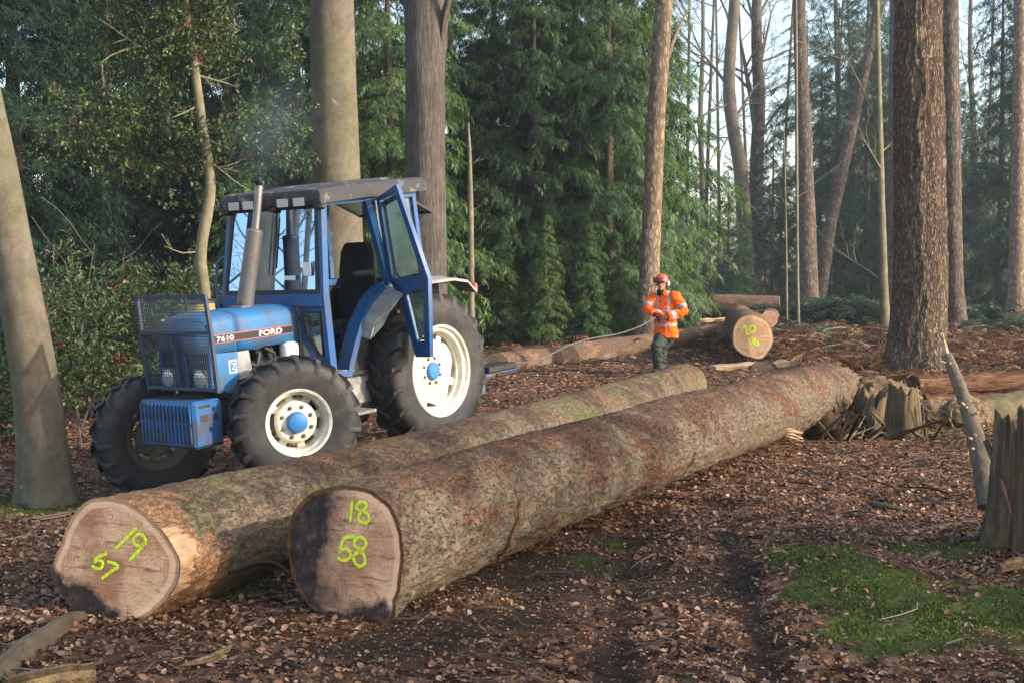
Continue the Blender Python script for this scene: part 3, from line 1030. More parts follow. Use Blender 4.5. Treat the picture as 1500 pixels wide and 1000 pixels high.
simple_log(at(1112, 541, 24.9), at(1160, 536, 26.4), .15, .12, m_logdark, mf_small, 'short stubby offcut poking from under the log marked 20', 33)
slab(at(1022, 470, 38.5), at(1072, 467, 39), .2, .05, 'pale plank resting beside the dark thin log', 32)

# fallen dead tree at the right, red rotten wood
m_redrot = None
t = NT('red_rotten_wood'); vv = t.coord((.3, 3, 3))
n1 = t.noise(vv, 5, 7, .65, .3)
t.base(t.ramp(n1, [(.25, (.024, .013, .009)), (.5, (.095, .046, .026)), (.75, (.26, .15, .09))]), .9, spec=.1)
t.bump(n1, 1, .04)
m_redrot = t.m
simple_log(at(1338, 566, 19.6), at(1560, 555, 20.4), .165, .14, m_redrot, m_redrot, 'fallen dead trunk of red rotten wood behind the leaning pole', 41, 'rotten_log', amp=.03, low=.14)
simple_log(at(1352, 588, 18.6), at(1470, 583, 18.9), .11, .09, m_redrot, m_redrot, 'short red rotten trunk piece below the fallen dead trunk', 42, 'rotten_log', amp=.03, low=.2)
m_mosslog = bark_mat('mossy_dead_bark', (.05, .042, .028), (.27, .225, .135), 10, (.3, 1, 1), 1, .03, (.15, .15, .06))
simple_log(at(1408, 612, 16.6), at(1590, 578, 17.4), .21, .24, m_mosslog, m_mosslog, 'mossy tan fallen trunk behind the jagged grey stump', 43, 'rotten_log', amp=.02, low=.10)

# ragged stumps
def stump(name, p, r0, r1, h, mat, label, seed, jag=.35, lean=(0, 0), na=72, flare=.35, cat='stump'):
    r = np.random.default_rng(seed)
    nl = 36
    th = np.linspace(0, 2 * math.pi, na, endpoint=False)
    top = h * (1 - jag * (.5 + .5 * fbm(np.stack([np.cos(th) * 2.2, np.sin(th) * 2.2, 0 * th + seed], -1), 3, seed)) + .03 * r.random(na) + .08 * vnoise(np.stack([th * 3.2, 0 * th, 0 * th + seed], -1), seed + 9))
    V = []
    for i in range(nl + 6):
        if i < nl:
            q = i / (nl - 1)
            z = top * q
            rr = (r0 + (r1 - r0) * q) * (1 + flare * np.exp(-q * 5) * (1 + .6 * np.cos(th * 4 + seed)))
            rr = rr * (1 + .13 * fbm(np.stack([np.cos(th) * 2.5, np.sin(th) * 2.5, z * .8], -1), 3, seed + 2)) + r0 * .10 * vnoise(np.stack([np.cos(th) * 9, np.sin(th) * 9, z * .9], -1), seed + 5) + .010 * vnoise(np.stack([np.cos(th) * 24, np.sin(th) * 24, z * 2.5], -1), seed + 6)
        else:
            q2 = (i - nl + 1) / 6
            rr = rr * .72
            z = top * (1 - .10 * q2) - h * .35 * q2 * (.4 + .6 * r.random(na))
        V.append(np.stack([rr * np.cos(th) + lean[0] * z, rr * np.sin(th) + lean[1] * z, z], -1))
    V = np.array(V)
    n = len(V)
    ii = np.arange(n * na).reshape(n, na); jj = np.roll(ii, -1, 1)
    Q = np.stack([ii[:-1], jj[:-1], jj[1:], ii[1:]], -1).reshape(-1, 4)
    VV = V.reshape(-1, 3)
    o = link_obj(name, np_mesh(name, VV, Q, True), mat)
    o.location = p
    tag(o, label, cat)
    return o
m_stump = bark_mat('weathered_grey_wood', (.036, .026, .017), (.27, .205, .14), 30, (1, 1, .07), 1, .03, None)
m_stumpmoss = bark_mat('mossy_stump_wood', (.045, .033, .02), (.25, .19, .12), 14, (1, 1, .2), 1, .03, (.12, .12, .045), False, None, .35)
stump('stump', gp(1484, 8.9, -.05), .150, .130, .88, m_stump, 'jagged grey stump at the right beside the leaning pole', 61, .14, (.03, 0))
stump('stump', gp(1326, 15.2, -.06), .21, .17, .66, m_stumpmoss, 'short tan stump standing at the foot of the great brown trunk', 62, .22)
o = stump('stump', gp(1508, 8.6, -.05), .06, .05, .98, m_stump, 'narrow dark post of dead wood at the right edge', 63, .15)

# splayed rotten wood between the far end of the grey log and the tan stump
def rot_mass(pc, wx, wy, hgt, label, seed, mat, n=26, name='rotten_wood', lumps=4, lsize=.24):
    """torn roots, splinters and crumbling lumps of one decayed piece of wood"""
    r = np.random.default_rng(seed)
    b = MB()
    for k in range(n):
        q = r.random()
        p = np.array([pc[0] + (q - .5) * wx, pc[1] + r.normal(0, wy), 0]); p[2] = gz(p[0], p[1]) - .04
        tilt = r.normal(0, .9) if r.random() < .6 else r.choice([-1, 1]) * r.uniform(1.2, 2.4)
        d = np.array([tilt, r.normal(0, .4), 1.0]); d /= np.linalg.norm(d)
        L = hgt * r.uniform(.35, 1.1)
        wid = r.uniform(.006, .022) * (1.7 if r.random() < .15 else 1)
        pts = [p]
        for f in range(5):
            d = d + r.normal(0, .06, 3); d /= np.linalg.norm(d)
            pts.append(pts[-1] + d * L / 5)
        w_ = wid * np.array([1.2, 1.1, 1.0, .9, .75, .35]) * r.uniform(.7, 1.3, 6)
        b.tube(np.array(pts), w_, 5, smooth=False)
    for k in range(lumps):
        c = np.array([pc[0] + r.normal(0, wx * .28), pc[1] + r.uniform(-.12, .12), 0]); c[2] = gz(c[0], c[1]) + lsize * r.uniform(.2, .9); ls0 = lsize; lsl = lsize * r.uniform(.6, 1.15)
        th = np.linspace(0, 6.283, 40, endpoint=False)
        rings = []
        for f in np.linspace(-1, 1, 26):
            rr = lsl * math.sqrt(max(.01, 1 - f * f))
            P = np.stack([c[0] + f * lsl * 1.4 + 0 * th, c[1] + rr * np.cos(th), c[2] + rr * np.sin(th)], -1)
            nz_ = fbm(P * [4, 6, 6], 4, seed + k) * .10 + .075 * np.abs(vnoise(P * [9, 30, 30], seed + k + 50)) + .05 * vnoise(P * [30, 60, 60], seed + k + 90)
            P = c + (P - c) * (1 + nz_[:, None] * 2.6)
            rings.append(P)
        b.loft(rings)
    o = b.build(name, mat, auto=80)
    tag(o, label, 'dead wood')
    return o
def rot_mat(name, cols):
    t = NT(name)
    v = t.coord((1, 1, 1))
    ri = t.n('NewGeometry').outputs['Random Per Island']
    c = t.ramp(ri, [(k / (len(cols) - 1), c_) for k, c_ in enumerate(cols)])
    n1 = t.noise(v, 14, 7, .7, .5)
    n2 = t.noise(v, 70, 5, .7)
    c = t.mix(.85, c, t.ramp(n1, [(.30, (.25, .22, .20)), (.52, (.9, .88, .85)), (.72, (1.9, 1.75, 1.5))]), 'MULTIPLY')
    c = t.mix(.6, c, t.ramp(n2, [(.3, (.45, .43, .4)), (.7, (1.15, 1.1, 1.05))]), 'MULTIPLY')
    t.base(c, .95, spec=.1)
    t.bump(t.mul(n1, t.mul(n2, .5), 'ADD'), 1, .03)
    return t.m
m_rotdark = rot_mat('dark_rotten_wood', [(.020, .013, .009), (.065, .042, .026), (.12, .085, .050), (.05, .035, .024), (.21, .155, .10)])
m_rotpale = rot_mat('pale_rotten_wood', [(.10, .07, .04), (.30, .22, .135), (.17, .125, .07), (.42, .34, .24)])
rot_mass(gp(1165, 15.15), 1.1, .14, .52, 'splintered dark dead wood along the far end of the grey log', 71, m_rotdark, 22, lumps=3, lsize=.12)
rot_mass(gp(1235, 15.3), .9, .16, .80, 'broken upright rotten roots left of the short tan stump', 72, m_rotdark, 24, lumps=3, lsize=.17)
rot_mass(gp(1262, 15.15), .8, .10, .55, 'pale splayed splinters before the broken rotten roots', 75, m_rotpale, 22, lumps=0)
rot_mass(gp(1272, 16.6), .6, .12, .85, 'yellowish rotten chunk lying on the end of the grey log', 76, m_rotpale, 14, lumps=4, lsize=.30)
rot_mass(gp(1200, 15.7), .6, .08, .70, 'black hollow rotten shell against the end of the grey log', 78, m_rotdark, 22, lumps=3, lsize=.20)
rot_mass(gp(1390, 16.3), .8, .18, .30, 'crumbling mossy wood right of the short tan stump', 73, m_rotpale, 34, lumps=5, lsize=.17)
rot_mass(gp(1352, 15.0), .3, .06, .40, 'pale hanging root strips beside the short tan stump', 77, m_rotpale, 10, lumps=0)
for px, Y, r0_, h_, ln, mt, sd, lb in [(1188, 15.35, .19, .50, (.35, 0), m_stump, 81, 'leaning ragged root shell against the far end of the grey log'), (1228, 15.5, .20, .62, (-.30, 0), m_rotdark, 82, 'dark split root shell leaning left beside the grey log end'),
        (1268, 15.7, .21, .66, (.22, 0), m_stumpmoss, 83, 'fluted mossy root shell between the grey log end and the tan stump'), (1150, 15.0, .13, .30, (.55, 0), m_rotdark, 84, 'small low broken root shell under the side of the grey log'), (1296, 15.9, .15, .50, (-.25, 0), m_stump, 85, 'narrow ragged root shell touching the short tan stump')]:
    stump('broken_root', gp(px, Y, -.08), r0_, r0_ * .8, h_, mt, lb, sd, .55, ln, 64, .5, 'dead wood')
b = MB(); r = np.random.default_rng(5)
for k in range(10):
    a = r.uniform(-.5, .9)
    p = gp(1125 + k * 1.5, 13.7 + .05 * k, .22)
    b.tube([p, p + [.10 * math.cos(a) + .05, -.05, .10 * math.sin(a)], p + [.20 * math.cos(a) + .1, -.06, .14 * math.sin(a) - .03]], [.03, .022, .004], 6, smooth=False)
o = b.build('branch_stub', m_split); tag(o, 'pale torn branch stub on the side of the grey log', 'branch')

# leaning grey pole with knots at right
m_pole = bark_mat('grey_pole_bark', (.075, .058, .045), (.26, .215, .175), 22, (1, 1, .3), 1, .02)
pa, pb = at(1447, 742, 9.6), at(1386, 520, 10.2)
q = np.linspace(0, 1, 16)
P = pa + (pb - pa) * q[:, None]
P[:, 0] += .05 * np.sin(q * 3.0)
b = MB(); b.tube(P, np.interp(q, [0, .75, 1], [.075, .052, .036]) * (1 + .10 * np.sin(q * 23) * np.sin(q * 61 + 1)), 14)
pole = b.build('dead_pole', m_pole)
tag(pole, 'leaning grey dead pole with pale knots beside the jagged stump', 'pole')
r = np.random.default_rng(4)
for k in range(20):
    b = MB()
    f = r.uniform(.30, .97); a = r.uniform(0, 6.283)
    c = pa + (pb - pa) * f + [.05 * math.sin(f * 3), 0, 0]
    n_ = np.array([math.cos(a), math.sin(a), .35]); n_ /= np.linalg.norm(n_)
    rad = np.interp(f, [0, .75, 1], [.075, .052, .036])
    b.tube([c + n_ * rad * .6, c + n_ * (rad + r.uniform(.015, .055))], [.013, .007], 6)
    b.build('knot', m_split, pole)
b = MB(); b.tube([pb, pb + [-.02, 0, .10], pb + [-.03, 0, .17]], [.03, .015, .003], 6)
b.build('broken_tip', m_split, pole)
# broken stick propped between the pole and the stump
b = MB(); pa2, pb2 = at(1444, 645, 8.95), at(1480, 752, 8.7)
b.tube([pb2, (pa2 + pb2) / 2 + [.01, 0, .01], pa2], [.012, .016, .02], 8)
o = b.build('stick', m_stump); tag(o, 'thin broken stick propped against the jagged grey stump', 'stick')

# branches on the ground in front
m_branch = bark_mat('fallen_branch_bark', (.045, .038, .028), (.24, .19, .13), 14, (1, .3, .3), .9, .01, (.10, .115, .045))
def branch(pts, radii, label, mat=None, name='fallen_branch', n=10):
    P = resample(np.array(pts), .05)
    q = np.linspace(0, 1, len(P))
    rr = np.interp(q, np.linspace(0, 1, len(radii)), radii) * (1 + .12 * vnoise(np.stack([q * 14, 0 * q, 0 * q], -1), len(P)))
    b = MB(); b.tube(P, rr, n)
    o = b.build(name, mat or m_branch); tag(o, label, 'branch')
    return o
branch([at(-25, 1008, 5.75), at(40, 955, 6.25), at(95, 915, 6.75), at(118, 905, 6.95)], [.075, .072, .06, .045], 'thick grey green branch lying at the bottom left below the pale cut face')
branch([at(10, 1012, 5.4), at(80, 992, 5.52), at(137, 985, 5.60)], [.055, .05, .043], 'broken tan branch end lying nearest the bottom left corner', m_rotpale)
branch([at(262, 975, 5.75), at(310, 962, 5.85), at(345, 942, 6.05)], [.005, .02, .006], 'flat greenish tan strip of bark on the leaves before the marked logs', m_rotpale)
branch([at(335, 838, 7.4), at(375, 825, 7.55), at(405, 826, 7.6), at(425, 842, 7.5)], [.012, .016, .015, .010], 'thin curved twig on the soil between the two log ends', m_twig)
branch([gp(-10, 12.3, .03), gp(60, 12.8, .05), gp(125, 13.5, .03)], [.02, .025, .012], 'long thin stick lying below the leaning beech', m_twig)
branch([at(1270, 735, 10.6), at(1310, 745, 10.4), at(1330, 748, 10.35)], [.012, .03, .02], 'short dark forked branch above the green moss', m_stump)
branch([at(1320, 826, 8.35), at(1352, 818, 8.45), at(1376, 808, 8.6)], [.012, .02, .014], 'short brown stick lying across the moss', m_stump)
branch([at(1330, 780, 9.4), at(1380, 772, 9.6), at(1430, 762, 9.8)], [.015, .026, .018], 'dark rotten stick left of the jagged stump', m_stump)
branch([at(1462, 832, 8.1), at(1490, 825, 8.2), at(1530, 818, 8.3)], [.03, .045, .05], 'split brown offcut at the right edge by the jagged stump', m_rotpale)

for k, (p, q, rr, lb) in enumerate([((1092, 482, 36), (1165, 472, 38), .03, 'thin cut branch lying behind the log marked 20'), ((1110, 500, 31), (1215, 492, 33), .035, 'long thin branch right of the log marked 20'), ((1030, 476, 36), (1095, 470, 39), .04, 'cut pole lying left of the log marked 20'),
        ((1175, 505, 30), (1300, 500, 31), .03, 'long thin branch lying in the bracken before the great fir trunk'), ((1190, 478, 37), (1262, 462, 39), .03, 'bare branch propped in the bracken below the bare forking tree'), ((770, 520, 27), (700, 500, 31), .03, 'thin branch on the bank left of the winch rope'), ((880, 505, 30), (955, 492, 33), .03, 'thin branch lying under the end of the winch rope')]):
    a0, a1 = at(*p), at(*q)
    for a_ in (a0, a1): a_[2] = gz(a_[0], a_[1]) + .10
    branch([a0, (a0 + a1) / 2 + [0, 0, .12], a1 + [0, 0, .05]], [rr, rr * .9, rr * .4], lb, m_branch)

# ================================================================ TREES
m_beech = bark_mat('beech_bark', (.105, .088, .066), (.205, .178, .136), 7, (1, 1, .6), .7, .012, (.13, .14, .075), False, (.26, .25, .21), .5)
m_oak = bark_mat('furrowed_bark', (.034, .030, .027), (.185, .166, .146), 19, (1, 1, .13), 1, .05, None, False, None)
m_fir = bark_mat('plated_fir_bark', (.095, .072, .053), (.42, .315, .22), 18, (1, 1, .26), 1, .05, None, True)
m_pine = bark_mat('pale_pine_bark', (.16, .12, .085), (.38, .29, .205), 9, (1, 1, .4), .8, .02, None, True)
m_greybark = bark_mat('grey_conifer_bark', (.085, .068, .055), (.24, .195, .155), 11, (1, 1, .3), .8, .02, None, True)
m_thin = bark_mat('sapling_bark', (.13, .115, .08), (.31, .275, .19), 12, (1, 1, .5), .5, .008, (.14, .15, .07))
m_darktrunk = bark_mat('dark_trunk_bark', (.05, .04, .03), (.15, .12, .09), 9, (1, 1, .3), .8, .02)  # dark brown bark for the cedars and the left-hand conifers
m_dead = bark_mat('bare_branch_bark', (.10, .085, .065), (.24, .205, .16), 14, (1, 1, .5), .5, .01)

def trunk_mesh(name, pts, radii, na=28, nl=60, amp=.02, seed=0, flare=.35, flare_h=.35, lobes=5, fine=.008):
    """tapered trunk along a polyline (local coordinates), with root flare"""
    P0 = np.asarray(pts, float)
    seg = np.concatenate([[0], np.cumsum(np.linalg.norm(np.diff(P0, axis=0), axis=1))])
    L = seg[-1]
    # Catmull-Rom style smoothing
    q = np.linspace(0, 1, nl) ** 1.25
    C = resample(P0, L / 200)
    sc = np.concatenate([[0], np.cumsum(np.linalg.norm(np.diff(C, axis=0), axis=1))]); sc /= sc[-1]
    P = np.stack([np.interp(q, sc, C[:, k]) for k in range(3)], 1)
    rr = np.interp(q, seg / L, radii)
    T = np.gradient(P, axis=0); T /= np.linalg.norm(T, axis=1, keepdims=True)
    th = np.linspace(0, 2 * math.pi, na, endpoint=False)
    V = []
    s = np.array([1.0, 0, 0])
    for i in range(nl):
        s = s - T[i] * (s @ T[i]); s /= np.linalg.norm(s)
        u = np.cross(T[i], s)
        h = q[i] * L
        fl = 1 + flare * math.exp(-h / flare_h) * (1 + .45 * np.cos(th * lobes + seed) + .25 * np.cos(th * 3 + seed * 2))
        pn = np.stack([np.cos(th) * 1.3, np.sin(th) * 1.3, 0 * th + h * .5], -1)
        rad = rr[i] * fl * (1 + amp * 2.5 * vnoise(pn, seed) + amp * vnoise(pn * [3, 3, 1.5], seed + 1))
        rad = rad + fine * vnoise(np.stack([np.cos(th) * rr[i] * 26, np.sin(th) * rr[i] * 26, 0 * th + h * 5], -1), seed + 2)
        V.append(P[i] + rad[:, None] * (np.cos(th)[:, None] * s + np.sin(th)[:, None] * u))
    V = np.array(V)
    ii = np.arange(nl * na).reshape(nl, na); jj = np.roll(ii, -1, 1)
    Q = np.stack([ii[:-1], jj[:-1], jj[1:], ii[1:]], -1).reshape(-1, 4)
    return V.reshape(-1, 3), Q, P, rr, L

def limb(b, p, d, L, r0, seed, depth=3, n=6, kids=4, bendy=.35, up=.15):
    """bare branch with side shoots, added to an MB"""
    r = np.random.default_rng(seed)
    p = np.asarray(p, float); d = np.asarray(d, float); d = d / np.linalg.norm(d)
    m = 7 if depth > 1 else 5
    pts = [p]
    dd = d.copy()
    for k in range(m - 1):
        dd = dd + r.normal(0, bendy / m * 1.6, 3) + np.array([0, 0, up / m])
        dd /= np.linalg.norm(dd)
        pts.append(pts[-1] + dd * L / (m - 1))
    pts = np.array(pts)
    b.tube(pts, np.linspace(r0, max(.25 * r0, .004), m), n if depth > 1 else 4, caps=False)
    if depth <= 0: return
    for k in range(kids):
        f = r.uniform(.22, .98)
        q = f * (m - 1); i0 = min(int(q), m - 2)
        c = pts[i0] + (pts[i0 + 1] - pts[i0]) * (q - i0)
        ax = r.normal(0, 1, 3); ax -= dd * (ax @ dd); ax /= np.linalg.norm(ax)
        tdir = (pts[i0 + 1] - pts[i0]); tdir /= np.linalg.norm(tdir)
        nd = tdir * .75 + ax * r.uniform(.5, .95)
        limb(b, c, nd, L * r.uniform(.35, .6) * (1.1 - .4 * f), r0 * (1 - .65 * f) * .6, seed * 7 + k + 1, depth - 1, max(4, n - 1), max(2, kids - 1), bendy, up)

def trunk_tree(name, label, pts_px, radii, mat, Y, cat='tree', group=None, na=28, nl=60, seed=0, flare=.35, flare_h=.35, amp=.02, base_dz=-.12, limbs=(), limb_mat=None, lobes=5, fine=.008, dY=None):
    """tree whose trunk follows photograph pixels at depth Y; the first point is its foot on the ground"""
    W = [gp(pts_px[0][0], Y, base_dz)]
    for k, (px, py) in enumerate(pts_px[1:]):
        W.append(at(px, py, Y + (dY[k] if dY else 0)))
    W = np.array(W)
    root = W[0].copy()
    e = empty(name, root)
    V, Q, P, rr, L = trunk_mesh('trunk', W - root, radii, na, nl, amp, seed, flare, flare_h, lobes, fine)
    link_obj('trunk', np_mesh('trunk', V, Q, True), mat, e)
    if limbs:
        for k, (px, py, ex, ey, r0, depth, kids, dy) in enumerate(limbs):
            a0 = at(px, py, Y) - root
            a1 = at(ex, ey, Y + dy) - root
            b = MB()
            limb(b, a0, a1 - a0, float(np.linalg.norm(a1 - a0)), r0, seed * 31 + k + 3, depth, 8, kids, .35, .1)
            b.build('branch', limb_mat or mat, e, auto=None)
    tag(e, label, cat, group)
    return e, root

# ---- the trunks standing in the clearing, near to far
trunk_tree('beech_tree', 'leaning smooth grey beech trunk at the left edge', [(66, 705), (52, 560), (14, 345), (-8, 225), (-60, -20), (-130, -330)], [.265, .235, .205, .195, .17, .14], m_beech, 14.2, seed=2, flare=.42, flare_h=.3, na=40, nl=90, amp=.015, fine=.003)
trunk_tree('beech_tree', 'thick smooth pale beech trunk rising behind the tractor cab', [(505, 560), (499, 400), (491, 200), (486, 0), (480, -400)], [.42, .385, .37, .345, .30], m_beech, 22.0, seed=3, flare=.3, na=44, nl=80, amp=.012, fine=.003)
trunk_tree('oak_tree', 'straight dark furrowed trunk with one side branch behind the rear tractor wheel', [(627, 530), (626, 400), (624, 200), (622, 0), (620, -400)], [.35, .325, .335, .345, .30], m_oak, 23.5, seed=4, na=44, nl=90, amp=.02, limbs=[(640, 95, 690, -22, .13, 1, 2, .0), (612, 40, 560, -40, .05, 2, 3, .5)])
trunk_tree('fir_tree', 'great brown fir trunk with deep plated bark at the right', [(1343, 552), (1348, 400), (1346, 200), (1345, 0), (1343, -420)], [.485, .45, .44, .415, .36], m_fir, 24.6, seed=5, flare=.30, flare_h=.55, na=96, nl=190, amp=.03, fine=.030, lobes=4)
trunk_tree('fir_tree', 'slimmer pale brown trunk half hidden behind the great brown fir trunk', [(1402, 492), (1396, 400), (1393, 200), (1390, 0), (1388, -300)], [.33, .29, .285, .28, .25], m_greybark, 41, seed=6, na=36, nl=80, amp=.02)
trunk_tree('pine_tree', 'pale tan pine trunk leaning a little right above the person', [(948, 455), (953, 360), (960, 200), (973, 0), (990, -260)], [.30, .235, .222, .206, .18], m_pine, 33.5, seed=7, na=30, nl=70, limbs=[(966, 72, 935, 76, .06, 1, 2, 1), (975, 90, 1002, 0, .07, 3, 4, 1)], limb_mat=m_dead)
trunk_tree('pine_tree', 'grey barked trunk with ivy dark top rising right of the two thin poles', [(1185, 452), (1183, 380), (1178, 200), (1172, 60), (1168, -100)], [.46, .41, .34, .28, .22], m_greybark, 60, seed=8, na=28, nl=60)
trunk_tree('pine_tree', 'trunk leaning steeply to the right between two upright trunks', [(1198, 440), (1215, 340), (1245, 200), (1272, 80), (1290, -20)], [.33, .29, .26, .22, .18], m_greybark, 64, seed=9, na=22, nl=50)
trunk_tree('pine_tree', 'upright grey trunk just left of the great brown fir trunk', [(1304, 445), (1305, 330), (1308, 200), (1311, 0), (1312, -200)], [.34, .30, .27, .24, .2], m_greybark, 66, seed=10, na=22, nl=50)
trunk_tree('pine_tree', 'pale pinkish trunk at the right edge of the clearing', [(1489, 445), (1490, 330), (1492, 200), (1494, 0), (1496, -200)], [.38, .30, .27, .24, .2], m_pine, 58, seed=11, na=24, nl=50)
trunk_tree('bare_tree', 'tall bare tree forking beside the grey barked trunk', [(1298, 492), (1294, 400), (1290, 260), (1287, 120), (1284, -60)], [.15, .125, .11, .085, .06], m_thin, 41, seed=12, na=14, nl=50, flare=.4, flare_h=.25,
           limbs=[(1290, 410, 1200, 335, .04, 2, 4, 1), (1292, 250, 1245, 200, .035, 2, 4, -1), (1290, 225, 1310, 205, .03, 2, 3, 1), (1288, 120, 1268, 20, .035, 2, 4, 0), (1289, 190, 1200, 60, .035, 3, 4, 1), (1285, 50, 1300, -60, .03, 2, 4, 1)], limb_mat=m_thin)
trunk_tree('sapling', 'thin straight bare sapling right of the log marked 20', [(1170, 487), (1168, 380), (1167, 200), (1166, 0), (1164, -160)], [.052, .048, .044, .036, .03], m_thin, 40, seed=13, na=10, nl=40, flare=.2, limbs=[(1167, 290, 1250, 220, .02, 2, 3, 0), (1166, 60, 1260, 110, .02, 2, 3, 1)], limb_mat=m_dead)
trunk_tree('sapling', 'thinnest bare sapling standing beside the taller straight one', [(1153, 480), (1152, 380), (1150, 260), (1148, 180)], [.035, .03, .026, .015], m_thin, 41, seed=14, na=8, nl=30, flare=.2, limbs=[(1150, 300, 1120, 240, .012, 2, 3, 0)], limb_mat=m_dead)
trunk_tree('sapling', 'pale tan sapling stem before the cedars right of the rear wheel', [(691, 470), (690, 380), (689, 290), (688, 230), (686, 180)], [.075, .07, .062, .045, .02], m_thin, 31, seed=15, na=12, nl=40, flare=.25, limbs=[(690, 240, 712, 232, .02, 1, 2, 0), (689, 310, 705, 303, .015, 1, 2, 0)], limb_mat=m_dead)

# ---- bare deciduous trees against the sky
trunk_tree('bare_tree', 'bare curved beech with a greenish trunk against the bright sky', [(1096, 430), (1086, 265), (1075, 195), (1068, 120), (1076, 0), (1082, -120)], [.42, .38, .34, .32, .28, .22], m_dead, 72, seed=16, na=18, nl=60, flare=.2,
           limbs=[(1068, 130, 1010, 30, .10, 4, 5, 0), (1075, 60, 1035, -60, .09, 4, 5, 2), (1072, 150, 1000, 190, .07, 4, 5, -2), (1078, 10, 1110, -90, .09, 4, 5, 2), (1073, 180, 1120, 90, .08, 4, 5, 1), (1080, 240, 1140, 300, .05, 3, 4, -1)], limb_mat=m_dead)
trunk_tree('bare_tree', 'forked bare tree with two dark grey stems against the bright sky', [(1108, 430), (1108, 260), (1112, 150), (1108, 40), (1112, -120)], [.45, .40, .36, .30, .22], m_greybark, 78, seed=17, na=18, nl=50, flare=.2,
           limbs=[(1108, 190, 1082, 60, .22, 4, 5, 1), (1110, 120, 1150, 0, .12, 4, 5, 0), (1112, 200, 1160, 130, .09, 4, 5, 0), (1108, 60, 1085, -60, .12, 4, 5, 2), (1110, 30, 1140, -80, .1, 4, 5, 1)], limb_mat=m_dead)
trunk_tree('bare_tree', 'bare tree with fine twigs between the pale pine and the curved beech', [(1030, 430), (1030, 300), (1026, 180), (1030, 60), (1028, -60)], [.22, .19, .16, .12, .08], m_dead, 84, seed=18, na=12, nl=40, flare=.2,
           limbs=[(1027, 220, 985, 130, .06, 4, 5, 0), (1028, 140, 1070, 60, .06, 4, 5, 1), (1029, 80, 995, -20, .06, 4, 5, -1), (1027, 260, 1075, 200, .05, 4, 5, -1)], limb_mat=m_dead)
trunk_tree('bare_tree', 'bare spreading tree in the gap right of the great fir trunk', [(1428, 435), (1427, 300), (1425, 180), (1421, 60), (1424, -60)], [.24, .21, .18, .14, .1], m_dead, 84, seed=19, na=12, nl=40, flare=.2,
           limbs=[(1425, 240, 1470, 150, .07, 4, 5, 0), (1425, 160, 1400, 40, .06, 4, 5, 1), (1422, 90, 1465, 0, .07, 4, 5, -1), (1426, 300, 1490, 290, .05, 4, 5, -1)], limb_mat=m_dead)
trunk_tree('bare_tree', 'bare twiggy tree rising over the top of the leaning trunk', [(1232, 430), (1232, 300), (1228, 150), (1224, 0), (1222, -100)], [.22, .19, .16, .12, .08], m_dead, 80, seed=20, na=12, nl=40, flare=.2,
           limbs=[(1229, 180, 1275, 80, .06, 4, 5, 0), (1226, 80, 1195, -20, .06, 4, 5, 1), (1226, 40, 1262, -60, .06, 4, 5, -1), (1230, 240, 1285, 190, .05, 4, 5, -1)], limb_mat=m_dead)

for k, (px, Y, tilt, lb) in enumerate([(1005, 80, 5, 'slender bare tree nearest the pale pine trunk'), (1055, 88, -6, 'slender bare tree left of the curved beech'), (1140, 86, 22, 'slender bare tree between the forked bare tree and the grey barked trunk'),
        (1258, 78, -16, 'slender bare tree behind the bare forking tree'), (1442, 80, 14, 'slender bare tree in the right gap'), (1100, 90, -18, 'slender bare tree just behind the forked bare tree'), (1215, 84, 20, 'slender bare tree under the leaning trunk'), (1030, 76, 16, 'slender bare tree with the finest twigs right of the pale pine trunk')]):
    r = np.random.default_rng(500 + k)
    ls = []
    for q in range(9):
        y = 300 - q * 45 - r.uniform(0, 25); sg = r.choice([-1, 1])
        ls.append((px + tilt * (430 - y) / 430, y, px + sg * r.uniform(30, 75), y - r.uniform(20, 95), .04, 4, 6, r.uniform(-1.5, 1.5)))
    trunk_tree('bare_tree', lb, [(px, 430), (px + tilt * .5, 200), (px + tilt, 0), (px + tilt * 1.3, -120)], [.13, .10, .07, .04], m_dead, Y, 'tree', 'slender bare trees at the back', 10, 40, 40 + k, .2, limbs=ls, limb_mat=m_dead)

# ---- foliage
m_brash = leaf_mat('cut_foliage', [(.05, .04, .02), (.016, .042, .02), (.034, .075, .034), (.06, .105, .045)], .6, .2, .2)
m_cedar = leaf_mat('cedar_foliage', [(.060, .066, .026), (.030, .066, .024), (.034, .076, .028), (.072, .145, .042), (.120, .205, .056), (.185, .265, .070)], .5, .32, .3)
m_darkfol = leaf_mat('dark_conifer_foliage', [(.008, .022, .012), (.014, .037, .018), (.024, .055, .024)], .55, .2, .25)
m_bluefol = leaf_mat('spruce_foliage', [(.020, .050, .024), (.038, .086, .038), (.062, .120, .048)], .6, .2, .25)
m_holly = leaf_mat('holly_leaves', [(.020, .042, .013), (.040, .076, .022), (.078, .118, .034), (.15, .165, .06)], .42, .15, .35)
t = NT('holly_berries'); t.base((.52, .022, .016), .3, spec=.5); m_berry = t.m

